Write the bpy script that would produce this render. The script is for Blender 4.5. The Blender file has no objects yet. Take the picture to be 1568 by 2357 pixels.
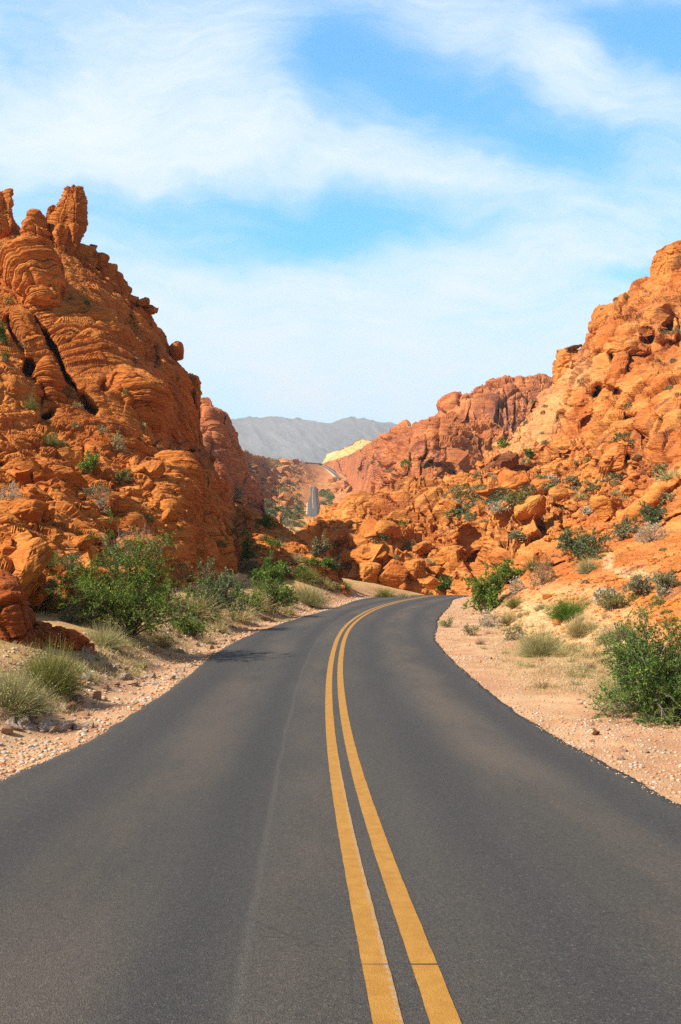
import bpy, math, random, time
import numpy as np
from mathutils import Vector, Matrix

T0 = time.time()
S = bpy.context.scene
COL = S.collection
F = 2291.0                      # focal length in units of the 1568 x 2357 reference frame
PX0, HY = 784.0, 1265.0         # column of the view axis, row of eye level
EYE = 1.8                       # eye height above the datum
SUN = Vector((-0.67, -0.30, 0.69)).normalized()
random.seed(7)

# ---------------------------------------------------------------- helpers
def tag(o, label=None, cat=None, group=None, kind=None):
    if label: o['label'] = label
    if cat: o['category'] = cat
    if group: o['group'] = group
    if kind: o['kind'] = kind
    return o

def mesh(name, V, Fq, mat=None, smooth=True, attrs=None, uv=None):
    """mesh object from arrays; Fq is (n, k) with k = 3 or 4"""
    V = np.ascontiguousarray(V, dtype=np.float32); Fq = np.ascontiguousarray(Fq, dtype=np.int32)
    me = bpy.data.meshes.new(name)
    n, k = Fq.shape
    me.vertices.add(len(V)); me.vertices.foreach_set('co', V.ravel())
    me.loops.add(n * k); me.loops.foreach_set('vertex_index', Fq.ravel())
    me.polygons.add(n)
    me.polygons.foreach_set('loop_start', np.arange(0, n * k, k, dtype=np.int32))
    me.polygons.foreach_set('use_smooth', np.full(n, smooth, dtype=bool))
    if attrs:
        for an, av in attrs.items():
            a = me.attributes.new(an, 'FLOAT', 'POINT')
            a.data.foreach_set('value', np.ascontiguousarray(av, dtype=np.float32).ravel())
    if uv is not None:
        l = me.uv_layers.new(name='UVMap')
        l.data.foreach_set('uv', np.ascontiguousarray(uv[Fq.ravel()], dtype=np.float32).ravel())
    me.update(calc_edges=True)
    if mat: me.materials.append(mat)
    return me

def link(name, me, parent=None, loc=(0, 0, 0)):
    o = bpy.data.objects.new(name, me); COL.objects.link(o); o.location = loc
    if parent: o.parent = parent
    return o

def gridfaces(nr, nc, flip=False):
    i = np.arange(nr - 1)[:, None] * nc + np.arange(nc - 1)[None, :]
    q = np.stack([i, i + 1, i + nc + 1, i + nc], -1).reshape(-1, 4)
    return q[:, ::-1] if flip else q

def U(px, py, d):
    px = np.asarray(px, float); py = np.asarray(py, float); d = np.asarray(d, float)
    return np.stack([(px - PX0) / F * d, d + 0 * px, EYE + (HY - py) / F * d], -1)

# ---------------------------------------------------------------- noise
def _h(i, j, k, seed):
    with np.errstate(over='ignore'):
        h = (i.astype(np.uint32) * np.uint32(374761393) + j.astype(np.uint32) * np.uint32(668265263)
             + k.astype(np.uint32) * np.uint32(2246822519) + np.uint32((seed * 3266489917) & 0xffffffff))
        h = (h ^ (h >> np.uint32(13))) * np.uint32(1274126177)
        h = (h ^ (h >> np.uint32(16))) * np.uint32(2654435769)
        h ^= h >> np.uint32(15)
    return h
def _f(h): return (h & np.uint32(0xffff)).astype(np.float32) / np.float32(65535.0)

def vn(P, seed=0):
    P = np.asarray(P, dtype=np.float32)
    b = np.floor(P); f = P - b; b = b.astype(np.int32)
    f = f * f * f * (f * (f * 6 - 15) + 10)
    x, y, z = f[..., 0], f[..., 1], f[..., 2]
    i, j, k = b[..., 0], b[..., 1], b[..., 2]
    r = 0
    def g(a, c, e): return _f(_h(i + a, j + c, k + e, seed))
    c00 = g(0,0,0) * (1-x) + g(1,0,0) * x; c10 = g(0,1,0) * (1-x) + g(1,1,0) * x
    c01 = g(0,0,1) * (1-x) + g(1,0,1) * x; c11 = g(0,1,1) * (1-x) + g(1,1,1) * x
    return ((c00 * (1-y) + c10 * y) * (1-z) + (c01 * (1-y) + c11 * y) * z) * 2 - 1

def fbm(P, octv=4, seed=0, gain=0.5):
    P = np.asarray(P, dtype=np.float32)
    a, s, t = 1.0, 0.0, 0.0
    for o in range(octv):
        s = s + a * vn(P * (2.03 ** o) + 13.7 * o, seed + o); t += a; a *= gain
    return s / t * 1.6

def worley(P, seed=0, jit=0.9, facet=False):
    P = np.asarray(P, dtype=np.float32)
    b = np.floor(P).astype(np.int32); f = P - b
    F1 = np.full(P.shape[:-1], 9.0, np.float32); F2 = F1.copy(); ID = np.zeros(P.shape[:-1], np.float32); FC = ID.copy()
    for a in (-1, 0, 1):
        for c in (-1, 0, 1):
            for e in (-1, 0, 1):
                h = _h(b[..., 0] + a, b[..., 1] + c, b[..., 2] + e, seed)
                h2 = h * np.uint32(2891336453); h3 = h2 * np.uint32(747796405)
                dx = a + 0.5 + jit * (_f(h >> np.uint32(3)) - .5) - f[..., 0]
                dy = c + 0.5 + jit * (_f(h2 >> np.uint32(5)) - .5) - f[..., 1]
                dz = e + 0.5 + jit * (_f(h3 >> np.uint32(7)) - .5) - f[..., 2]
                d = np.sqrt(dx * dx + dy * dy + dz * dz)
                m = d < F1
                F2 = np.where(m, F1, np.minimum(F2, d)); ID = np.where(m, _f(h3 >> np.uint32(11)), ID); F1 = np.where(m, d, F1)
                FC = np.where(m, (_f(h2 >> np.uint32(2)) - .5) * dx + (_f(h >> np.uint32(9)) - .5) * dy + (_f(h3 >> np.uint32(4)) - .5) * dz, FC)
    if facet: return F1, F2, ID, FC * 2
    return F1, F2, ID

def chunked(fn, P, n=120000):
    sh = P.shape[:-1]; Q = P.reshape(-1, 3); out = np.empty(len(Q), np.float32)
    for a in range(0, len(Q), n): out[a:a + n] = fn(Q[a:a + n], a, a + n)
    return out.reshape(sh)

def sstep(a, b, x):
    t = np.clip((x - a) / (b - a), 0, 1); return t * t * (3 - 2 * t)

def strata(P, T, seed, tilt=(0.1, 0.0, 1.0), fw=None, warp=1.0):
    """bedding: long layers that stand out or weather back, parted by thin notches; fw = spacing of the mesh across the bedding, below which layers are smoothed away"""
    n = np.array(tilt, np.float32); n /= np.linalg.norm(n)
    s = P @ n + warp * (1.0 * vn(P / (11 * T + 3), seed) + 0.28 * vn(P / (2.6 * T + .6), seed + 1))
    if fw is None: fw = np.zeros(len(P), np.float32)
    out = 0; lines = .55 + .6 * vn(P / (5 * T + .5), seed + 8)
    for q, (t, amp) in enumerate(((T * 2.7, .55), (T, .9), (T * .40, .9))):
        x = s / t; x = x + .35 * vn(np.stack([x * .5, x * 0 + q, x * 0], -1), seed + 3)
        i = np.floor(x).astype(np.int32); f = x - i
        def lay(i):
            o = _f(_h(i, i * 0 + q, i * 0, seed + 5)) * 2 - 1
            return .5 * o + .8 * vn(np.concatenate([P[..., :2] / (9 * t + 2.0), (i * .41)[..., None]], -1), seed + 6)
        w = np.clip(fw / t * 1.6, .10, 1.0); k = np.clip((f - 1 + w) / w, 0, 1); k = k * k * (3 - 2 * k)
        att = np.clip(t / (2.2 * fw + 1e-6), 0, 1) ** 2
        out = out + att * t * amp * (.42 * (lay(i) * (1 - k) + lay(i + 1) * k) - .75 * np.clip(lines, .15, 1.2) * np.abs(f * 2 - 1) ** 7)
    return out

def rockdisp(P, rub, sc, seed, tilt, amp=1.0, cr=1.0, bed=1.3, rough=1.0, fw=None):
    """displacement (m) of rock; sc = size of the main joint blocks, rub 0 massive ... 1 rubble"""
    big = fbm(P / (sc * 3.2), 3 if rough >= 1 else 2, seed) * sc * (.50 if rough >= 1 else .28)
    mid = fbm(P / (sc * .7), 4, seed + 9, .6) * sc * .10
    fine = fbm(P / (sc * .10), 3, seed + 12, .6) * sc * .018
    st = strata(P, sc * .115, seed + 20, tilt, fw) * bed
    W = P + (.30 * sc) * np.stack([vn(P / sc, seed + 31), vn(P / sc, seed + 32), vn(P / sc, seed + 33)], -1)
    V = P + (.04 * sc) * np.stack([vn(P / (.2 * sc), seed + 34), vn(P / (.2 * sc), seed + 35), vn(P / (.2 * sc), seed + 36)], -1)
    f1, f2, idd, fc = worley(W / (sc * np.array([1.3, 1.3, 2.1], np.float32)), seed + 40, facet=True)
    crack = -np.exp(-((f2 - f1) / .035) ** 2) * sc * .14 * cr + (idd - .5) * sc * .16 * cr + fc * sc * .22 * cr
    k1, k2, ki, kf = worley(V / (sc * np.array([.36, .36, .30], np.float32)), seed + 41, facet=True)
    jm = sstep(-.1, .5, vn(P / (sc * 1.7), seed + 42))
    mid, joint_k = mid * rough, rough
    joint = joint_k * jm * sc * (.055 * (ki - .5) + .075 * kf - .03 * np.exp(-((k2 - k1) / .05) ** 2))
    pit = worley(P / (sc * .42), seed + 44)[0]
    pm = sstep(.15, .5, vn(P / (sc * 2.2), seed + 45))
    pits = -sstep(.30, .14, pit) * pm * sc * .16
    massive = big + mid + st * (1 - .5 * jm) + crack + pits + fine + joint
    w3, g3, i3, c3 = worley(V / (sc * .62), seed + 50, facet=True)
    w2, g2, i2, c2 = worley(V / (sc * .27), seed + 51, facet=True)
    w1, g1, i1, c1 = worley(P / (sc * .115), seed + 52, facet=True)
    rubble = big * .8 + mid + .6 * st + sc * (.30 * (i3 - .4) + .42 * c3 + .13 * (i2 - .4) + .20 * c2 + .05 * (i1 - .5) + .085 * c1) \
        - sc * (.10 * np.exp(-((g3 - w3) / .07) ** 2) + .05 * np.exp(-((g2 - w2) / .08) ** 2)) + fine
    return amp * (massive * (1 - rub) + rubble * rub)

# ---------------------------------------------------------------- node materials
class NT:
    def __init__(s, name):
        s.m = bpy.data.materials.new(name); s.m.use_nodes = True
        s.t = s.m.node_tree; s.t.nodes.clear()
        s.out = s.n('ShaderNodeOutputMaterial')
    def n(s, typ, **kw):
        x = s.t.nodes.new(typ)
        for k, v in kw.items(): setattr(x, k, v)
        return x
    def l(s, a, b): s.t.links.new(a, b)
    def put(s, sock, v):
        if isinstance(v, bpy.types.NodeSocket): s.l(v, sock)
        else:
            if isinstance(v, (tuple, list)) and len(v) == 3 and sock.type == 'RGBA': v = (*v, 1)
            sock.default_value = v
    def math(s, op, a, b=None, clamp=False):
        x = s.n('ShaderNodeMath', operation=op); x.use_clamp = clamp
        s.put(x.inputs[0], a)
        if b is not None: s.put(x.inputs[1], b)
        return x.outputs[0]
    def mix(s, f, a, b, mode='MIX'):
        x = s.n('ShaderNodeMix', data_type='RGBA', blend_type=mode)
        s.put(x.inputs[0], f); s.put(x.inputs[6], a); s.put(x.inputs[7], b); return x.outputs[2]
    def ramp(s, v, lo, hi, a=0.0, b=1.0):
        x = s.n('ShaderNodeMapRange'); x.interpolation_type = 'SMOOTHSTEP'
        s.put(x.inputs[0], v); x.inputs[1].default_value = lo; x.inputs[2].default_value = hi
        x.inputs[3].default_value = a; x.inputs[4].default_value = b; return x.outputs[0]
    def noise(s, vec, scale, detail=4, rough=.55, dist=0.0):
        x = s.n('ShaderNodeTexNoise'); s.put(x.inputs['Vector'], vec)
        x.inputs['Scale'].default_value = scale; x.inputs['Detail'].default_value = detail
        x.inputs['Roughness'].default_value = rough; x.inputs['Distortion'].default_value = dist
        return x.outputs[0]
    def vor(s, vec, scale, out='Distance', feature='F1'):
        x = s.n('ShaderNodeTexVoronoi'); x.feature = feature
        s.put(x.inputs['Vector'], vec); x.inputs['Scale'].default_value = scale; return x.outputs[out]
    def mapv(s, vec, scale=(1, 1, 1), rot=(0, 0, 0), loc=(0, 0, 0)):
        x = s.n('ShaderNodeMapping'); s.put(x.inputs[0], vec)
        x.inputs['Scale'].default_value = scale; x.inputs['Rotation'].default_value = rot; x.inputs['Location'].default_value = loc
        return x.outputs[0]
    def pos(s): return s.n('ShaderNodeNewGeometry').outputs['Position']
    def obj(s): return s.n('ShaderNodeTexCoord').outputs['Object']
    def attr(s, name): return s.n('ShaderNodeAttribute', attribute_name=name).outputs['Fac']
    def rnd(s): return s.n('ShaderNodeObjectInfo').outputs['Random']
    def bump(s, h, dist, strength=1.0):
        x = s.n('ShaderNodeBump'); s.put(x.inputs['Height'], h)
        x.inputs['Distance'].default_value = dist; x.inputs['Strength'].default_value = strength; return x.outputs[0]
    def principled(s, col, rough=.9, normal=None, spec=.2):
        x = s.n('ShaderNodeBsdfPrincipled'); s.put(x.inputs['Base Color'], col); s.put(x.inputs['Roughness'], rough)
        x.inputs['Specular IOR Level'].default_value = spec
        if normal is not None: s.l(normal, x.inputs['Normal'])
        s.l(x.outputs[0], s.out.inputs[0]); return x

def rock_mat(name, c1, c2, cpale, cvar, unit, var=1.0, local=False):
    """sandstone: two oranges in patches, bedding lines, desert varnish streaks, pale bleached areas; unit = metres per bedding group"""
    t = NT(name); p = t.obj() if local else t.pos()
    if local:
        a = t.n('ShaderNodeVectorMath', operation='ADD'); t.l(p, a.inputs[0])
        sc = t.n('ShaderNodeVectorMath', operation='SCALE'); cmb = t.n('ShaderNodeCombineXYZ')
        for q in range(3): t.l(t.rnd(), cmb.inputs[q])
        t.l(cmb.outputs[0], sc.inputs[0]); sc.inputs['Scale'].default_value = 61.0
        t.l(sc.outputs[0], a.inputs[1]); p = a.outputs[0]
    patch_ = t.ramp(t.noise(p, .16 / unit, 5, .6), .38, .62)
    c = t.mix(patch_, c1, c2)
    bed = t.mapv(p, (.10, .10, 1.0), (math.radians(5), math.radians(-7), 0))
    b1 = t.noise(bed, 2.2 / unit, 5, .65, .6)
    c = t.mix(t.ramp(b1, .30, .70), t.mix(.20, c, (0.20, 0.055, 0.012)), t.mix(.15, c, cpale))
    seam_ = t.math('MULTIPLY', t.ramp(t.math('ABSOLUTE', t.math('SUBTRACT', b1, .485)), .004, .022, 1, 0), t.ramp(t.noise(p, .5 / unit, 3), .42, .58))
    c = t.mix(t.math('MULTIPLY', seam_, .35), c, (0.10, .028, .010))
    c = t.mix(t.math('MULTIPLY', t.attr('pale'), .85), c, cpale)
    # varnish
    v = t.noise(t.mapv(p, (1, 1, .28)), .55 / unit, 6, .62, .4)
    v2 = t.noise(p, .13 / unit, 3, .5)
    vm = t.math('MULTIPLY', t.ramp(v, .54, .66), t.ramp(v2, .46, .60))
    vm = t.math('MAXIMUM', t.math('MULTIPLY', vm, var), t.math('MULTIPLY', t.attr('varnish'), t.ramp(v, .40, .60)), clamp=True)
    c = t.mix(t.math('MULTIPLY', vm, .8), c, cvar)
    fine = t.noise(p, 7 / unit, 4, .7)
    c = t.mix(t.ramp(fine, .3, .75), t.mix(.14, c, (0.14, .04, .01)), c)
    h1 = t.noise(bed, 9 / unit, 4, .7, .5); h2 = t.noise(p, 3.2 / unit, 6, .68)
    h = t.math('ADD', t.math('MULTIPLY', h1, 1.0), t.math('MULTIPLY', h2, .55))
    h = t.math('ADD', h, t.math('MULTIPLY', t.math('ADD', t.ramp(b1, .40, .47), t.math('ADD', t.ramp(b1, .50, .56), t.ramp(b1, .60, .65))), 1.1))
    t.principled(c, .92, t.bump(h, .12 * unit, .7), .12)
    return t.m

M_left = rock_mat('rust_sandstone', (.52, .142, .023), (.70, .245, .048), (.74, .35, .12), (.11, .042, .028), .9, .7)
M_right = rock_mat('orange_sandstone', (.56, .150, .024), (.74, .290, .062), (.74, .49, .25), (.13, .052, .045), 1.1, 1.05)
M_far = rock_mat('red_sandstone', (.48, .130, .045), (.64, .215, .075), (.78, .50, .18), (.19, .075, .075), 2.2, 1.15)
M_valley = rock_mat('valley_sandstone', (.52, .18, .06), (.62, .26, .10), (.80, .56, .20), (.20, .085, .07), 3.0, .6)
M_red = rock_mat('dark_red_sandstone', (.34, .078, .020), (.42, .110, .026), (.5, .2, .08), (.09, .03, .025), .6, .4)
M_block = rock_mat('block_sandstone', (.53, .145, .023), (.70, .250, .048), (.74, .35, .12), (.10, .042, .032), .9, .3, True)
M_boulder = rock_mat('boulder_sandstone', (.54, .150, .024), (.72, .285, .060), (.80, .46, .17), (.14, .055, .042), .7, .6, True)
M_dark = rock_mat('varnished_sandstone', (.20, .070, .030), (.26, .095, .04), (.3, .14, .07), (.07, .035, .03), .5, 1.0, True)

# ---------------------------------------------------------------- image-guided terrain sheets (real depth, thickness and back side)
def rbf(C, vals, X):
    C = np.asarray(C, float) / 300.0; X = np.asarray(X, float) / 300.0
    def k(r2): return np.where(r2 > 1e-12, .5 * r2 * np.log(np.maximum(r2, 1e-12)), 0)
    n = len(C); A = np.zeros((n + 3, n + 3))
    A[:n, :n] = k(((C[:, None] - C[None]) ** 2).sum(-1)) + np.eye(n) * .02
    A[:n, n] = 1; A[:n, n + 1:] = C; A[n, :n] = 1; A[n + 1:, :n] = C.T
    w = np.linalg.solve(A, np.concatenate([vals, np.zeros((3,) + vals.shape[1:])], 0))
    out = np.empty((len(X),) + vals.shape[1:])
    for a in range(0, len(X), 40000):
        x = X[a:a + 40000]
        out[a:a + 40000] = k(((x[:, None] - C[None]) ** 2).sum(-1)) @ w[:n] + w[n] + x @ w[n + 1:]
    return out

def ell(px, py, f):
    cx, cy, rx, ry, rot = f[:5]
    c, s = math.cos(math.radians(rot)), math.sin(math.radians(rot))
    dx, dy = px - cx, py - cy
    return ((dx * c + dy * s) / rx) ** 2 + ((-dx * s + dy * c) / ry) ** 2

def blur(A, r, ax):
    if r < 1: return A
    pad = [(0, 0)] * A.ndim; pad[ax] = (r + 1, r)
    c = np.cumsum(np.pad(A, pad, mode='edge'), axis=ax)
    n = A.shape[ax]
    return (np.take(c, range(2 * r + 1, 2 * r + 1 + n), ax) - np.take(c, range(0, n), ax)) / (2 * r + 1)

def sheet(name, x0, x1, nu, nv, top, bot, ctrl, mat, sc, seed, tilt=(.1, 0, 1), domes=(), dents=(), pale=(), varn=(), amp=1.0, cr=1.0,
          back=((.004, 2), (.012, 5), (.03, 12), (.06, 30), (.12, 80)), calm=None, warp=17, nblur=4, near=None, bed=1.3, rough=1.0, rubk=1.0):
    px1 = np.linspace(x0, x1, nu)
    tp = np.interp(px1, [a[0] for a in top], [a[1] for a in top]); bp = np.interp(px1, [a[0] for a in bot], [a[1] for a in bot])
    v = np.linspace(0, 1, nv)[:, None]
    py = bp[None] + (tp - bp)[None] * v; px = np.repeat(px1[None], nv, 0)
    C = [(c[0], c[1]) for c in ctrl]; vals = np.array([[math.log(c[2]), c[3] if len(c) > 3 else .3] for c in ctrl])
    # evaluate on a coarse lattice then upsample
    R = rbf(C, vals, np.stack([px[::4].ravel(), py[::4].ravel()], -1)).reshape(len(v[::4]), nu, 2)
    ri = np.arange(nv) / 4.0; r0 = np.minimum(ri.astype(int), R.shape[0] - 1); r1 = np.minimum(r0 + 1, R.shape[0] - 1); fr = (ri - r0)[:, None, None]
    R = R[r0] * (1 - fr) + R[r1] * fr
    P0 = U(px, py, np.exp(R[..., 0]))                 # spread the rows evenly over the real slope, so that ledges seen at a low angle get enough of them
    seg = np.linalg.norm(np.diff(P0, axis=0), axis=-1) * F / P0[1:, :, 1]
    cum = np.concatenate([np.zeros((1, nu)), np.cumsum(np.clip(seg, 1e-3, None) ** .85, 0)], 0); cum = blur(cum / cum[-1:], 8, 1); v1 = v[:, 0]
    for c_ in range(nu):
        vv = np.interp(v1, cum[:, c_], v1); py[:, c_] = bp[c_] + (tp[c_] - bp[c_]) * vv
        R[:, c_, 0] = np.interp(vv, v1, R[:, c_, 0]); R[:, c_, 1] = np.interp(vv, v1, R[:, c_, 1])
    d = np.exp(R[..., 0]); rub = np.clip(R[..., 1] * rubk, 0, 1)
    Q = np.stack([px / 60, py / 60, px * 0 + seed], -1)
    wx = px + warp * fbm(Q, 3, seed + 70); wy = py + warp * fbm(Q, 3, seed + 80)
    off = np.zeros_like(d); lump = 1 + .15 * fbm(Q * 1.7, 3, seed + 90)
    for f in domes:
        r2 = ell(wx, wy, f); off = np.maximum(off, np.where(r2 < 1, f[5] * np.sqrt(np.maximum(1 - r2, 0)) * lump, 0))
    for f in dents:
        r2 = ell(px + .4 * (wx - px), py + .4 * (wy - py), f); off = off - f[5] * sstep(1.15, .45, np.sqrt(r2))
    d = d - off
    bx, by, bd, br = [px], [py], [d], [rub]
    for (kb, dy) in back:
        bx.append(px[-1:]); by.append(py[-1:] + dy); bd.append(d[-1:] * (1 + kb)); br.append(rub[-1:])
    px, py, d, rub = [np.concatenate(a, 0) for a in (bx, by, bd, br)]
    P = U(px, py, d)
    du = np.gradient(P, axis=1); dv = np.gradient(P, axis=0)
    N = np.cross(du, dv)
    N /= np.linalg.norm(N, axis=-1, keepdims=True) + 1e-9
    for _ in range(2): N = blur(blur(N, nblur, 0), nblur, 1)
    N /= np.linalg.norm(N, axis=-1, keepdims=True) + 1e-9
    if N[nv // 2, :, 1].mean() > 0: N = -N
    rf = rub.ravel()
    tn_ = np.array(tilt, float) / np.linalg.norm(tilt); bf = (bed * (1 - .9 * (N @ tn_) ** 2)).ravel().astype(np.float32); fw = np.maximum(np.abs(dv @ tn_), np.abs(du @ tn_)).ravel().astype(np.float32)   # bedding shows on cut faces, not on bedding planes
    D = chunked(lambda q, a, b: rockdisp(q, rf[a:b], sc, seed, tilt, amp, cr, bf[a:b], rough, fw[a:b]), P)
    sp = np.maximum(np.linalg.norm(dv, axis=-1), np.linalg.norm(du, axis=-1)); att = np.clip(.085 * sc / sp, .12, 1)
    D = D * blur(blur(att, 2, 0), 2, 1)
    if near is not None:                                # (distance, block size): finer, flatter ground where the sheet comes close
        wn_ = sstep(near[0] * .62, near[0] * 1.25, d); D2 = chunked(lambda q, a, b: rockdisp(q, rf[a:b] * 0 + .45, near[1], seed + 7, tilt, near[2], .5), P)
        D = D * wn_ + D2 * (1 - wn_)
    if calm is not None: D = D * calm(px, py)
    P = P + N * D[..., None]
    pa = np.zeros_like(px); va = np.zeros_like(px)
    for f in pale: pa = np.maximum(pa, f[5] * sstep(1.2, .5, np.sqrt(ell(px, py, f))))
    for f in varn: va = np.maximum(va, f[5] * sstep(1.2, .5, np.sqrt(ell(px, py, f))))
    me = mesh(name, P.reshape(-1, 3), gridfaces(*px.shape), mat, False, {'pale': pa.ravel(), 'varnish': va.ravel()})
    o = link(name, me)
    print('sheet', name, P.shape, round(time.time() - T0, 1)); return o

# ---- left cliff
L_top = [(-220,560),(0,540),(50,535),(100,548),(112,565),(160,578),(190,580),(222,600),(245,628),(262,648),(290,664),(300,692),(345,716),(362,745),(380,768),(392,800),
         (415,832),(448,872),(456,892),(458,985),(470,1040),(500,1110),(525,1150),(550,1215),(572,1290),(584,1345),(592,1390)]
L_bot = [(-220,1440),(0,1425),(200,1425),(300,1405),(450,1390),(592,1392)]
L_ctrl = [(-220,1440,19,.4),(-150,1300,27,.3),(0,1420,22.5,.5),(0,1340,27,.4),(100,1350,30,.5),(200,1400,30,.5),(200,1340,34,.5),(300,1390,35,.5),(300,1340,39,.4),(400,1360,44,.2),(500,1370,51,.05),(588,1380,60,.05),
          (0,1220,37,.35),(150,1220,41,.4),(300,1220,46,.3),(380,1220,50,.05),(440,1220,58,.05),(500,1220,67,.05),(550,1220,78,.05),(300,1300,40.5,.3),(400,1300,46,.05),(480,1300,56,.05),(540,1300,65,.05),(574,1300,73,.05),
          (0,1130,43,.4),(150,1130,47,.4),(250,1130,50.5,.4),(340,1130,54,.2),(440,1130,60,.05),(472,1130,70,.05),(508,1130,84,.05),(0,1040,49,.3),(150,1040,53,.35),(300,1040,57,.1),(352,1040,61,.05),(400,1040,70,.05),(468,1040,90,.05),
          (0,950,54,.2),(150,950,58,.2),(260,950,61,.05),(345,950,65,.05),(385,950,76,.05),(430,950,88,.05),(456,950,97,.1),(0,850,59,.15),(100,850,63,.1),(200,850,64,.05),(295,850,68,.05),(350,850,79,.05),(410,850,90,.1),(446,870,98,.2),
          (130,760,66.5,.05),(225,750,71,.05),(300,750,83,.1),(366,752,97,.2),(0,700,67,.2),(60,700,68,.05),(150,700,71,.05),(215,690,76,.05),(262,690,83,.2),(335,710,96,.3),(0,560,80,.3),(100,560,83,.3),(185,582,88,.4),(245,632,89,.5),(-220,560,74,.2),(-220,900,48,.2)]
L_domes = [
           (22,905,62,110,-18,3.2),(440,1200,92,185,-22,6.0),(395,1120,62,75,-12,5.5),(365,860,70,150,-18,2.2),(425,960,30,80,-8,2.0),
           (335,1110,30,36,-35,4.2),(130,1130,36,105,-38,3.2),(55,1020,62,34,12,3.0),(60,1085,40,60,-25,2.6),(275,1185,95,26,16,3.2),(330,1250,80,44,28,2.8),(40,1225,90,34,10,2.6),(180,1300,100,26,10,2.2),
           (60,1330,90,30,14,1.6),(250,1320,60,24,12,1.8),(190,1215,50,34,30,2.4),(90,1175,46,36,0,2.6),(230,1100,36,26,0,1.6),(160,640,40,44,0,1.0),(225,690,80,28,18,1.6),(480,1290,58,80,-15,3.0),(12,1010,40,60,0,2.5),(395,1285,50,60,-15,2.4)]
L_dents = [(118,800,11,80,-28,5.6),(155,880,11,69,-30,5.6),(62,852,19,28,0,6.4),(113,962,24,17,0,6.4),(247,895,29,21,-35,5.6),(428,1048,13,9,0,4.0),(205,760,10,69,60,1.9),(40,770,10,46,-20,3.2),(205,935,17,34,-30,4.0),(190,1055,14,28,0,3.2),(225,1225,12,34,-40,3.2),(150,1180,11,57,-40,3.5),(100,1250,31,14,0,4.0),(285,1290,26,14,20,3.5),(170,1265,36,12,15,3.2),(370,1180,10,57,-25,2.9),(20,1160,19,23,0,3.2),(470,1120,7,69,-20,2.4),(300,760,19,46,-30,2.4),(345,820,22,34,-20,2.9)]
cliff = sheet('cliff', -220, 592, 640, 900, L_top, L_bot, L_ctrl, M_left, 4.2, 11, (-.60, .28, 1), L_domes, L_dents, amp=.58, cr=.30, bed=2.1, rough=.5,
              varn=[(360,880,60,120,-20,.5),(410,1000,40,90,-10,.5)])
tag(cliff, 'tall rust-orange sandstone cliff with rounded banded bulges, shaded along its road side', None, None, 'structure')

# ---- right hillside
A_top = [(672,1240),(682,1228),(697,1212),(722,1197),(762,1182),(800,1158),(850,1134),(900,1128),(1000,1115),(1055,1104),(1082,1085),(1112,1058),(1145,1020),(1182,980),(1220,938),(1258,893),(1280,870),(1296,852),(1316,812),(1334,795),
         (1350,775),(1366,738),(1385,710),(1420,695),(1455,672),(1490,655),(1520,628),(1532,600),(1560,592),(1600,570),(1760,500)]
A_bot = [(672,1425),(1000,1415),(1060,1412),(1085,1425),(1130,1450),(1200,1512),(1300,1555),(1400,1585),(1568,1610),(1760,1640)]
A_ctrl = [(690,1420,88,.6),(800,1415,74,.8),(900,1415,70,.8),(1000,1410,67,.4),(1060,1400,62,.3),(1085,1412,53,.15),(1130,1440,41,.1),(1200,1500,28.5,.1),(1300,1540,24.5,.1),(1400,1570,21.8,.1),(1568,1592,20,.1),(1760,1620,18,.1),
          (1130,1385,47,.25),(1200,1430,36,.25),(1300,1445,31,.2),(1400,1455,27.5,.2),(1500,1470,25,.2),(1150,1335,53,.3),(1250,1330,45,.35),(1350,1330,39,.3),(1450,1325,36,.2),(1568,1310,33,.15),
          (1180,1275,64,.1),(1300,1255,56,.3),(1420,1235,51,.4),(1568,1205,47,.15),(1080,1290,74,.05),(1060,1360,68,.3),(1190,1200,82,0),(1250,1215,78,0),(1350,1185,76,.5),(1500,1150,67,.2),
          (900,1360,76,.8),(800,1370,80,.7),(1000,1300,85,.7),(900,1280,88,.8),(800,1290,94,.7),(720,1260,112,.6),(1000,1200,104,.6),(900,1200,106,.55),(800,1200,112,.6),(720,1215,126,.6),
          (1100,1130,116,.7),(1250,1120,108,.8),(1400,1090,97,.5),(1520,1060,84,.05),(1568,1000,88,0),(1000,1125,128,.5),(900,1136,122,.4),(800,1162,120,.5),(1100,1068,140,.5),(1200,1020,138,.3),(1300,980,126,.35),(1400,950,114,.25),(1560,900,104,.05),
          (1256,900,166,.1),(1305,835,156,.25),(1400,800,136,.15),(1500,750,126,.1),(1568,700,122,.1),(1385,715,154,.15),(1490,662,148,.2),(1535,600,144,.3),(1760,510,136,.1),(1760,900,92,.05),(1760,1200,42,.1)]
A_domes = [(1190,1225,150,62,10,5.0),(1130,1255,70,50,-10,3.5),(1540,1010,90,150,25,9.0),(1500,900,110,60,-20,5.0),(1560,1150,90,40,-28,3.0),(1490,1150,60,22,-40,2.5),(1400,1000,50,40,0,4.5),(1395,1050,34,44,0,4.0),(1200,1000,70,50,-40,4.5),(1150,1050,60,36,-35,4),(1330,880,60,44,-30,4.5),(1400,860,50,40,-30,4),(1440,780,60,50,-20,5),(1390,740,36,34,-30,4),(1520,720,50,60,0,5),(1330,815,30,26,0,4),(1250,940,60,40,-45,3.5),(1050,1180,60,26,-8,4),(960,1160,70,24,0,4.5),(1110,1160,60,22,10,3.5),(870,1180,50,22,-10,3.5),(1040,1340,60,40,10,2.4),(1250,1110,50,18,0,2.6),(1330,1230,70,24,-15,1.8),(1480,1300,130,30,-10,0.9),(1290,1010,50,26,-10,3),(1340,1090,50,24,0,2.6),(830,1145,40,20,10,4)]
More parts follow.
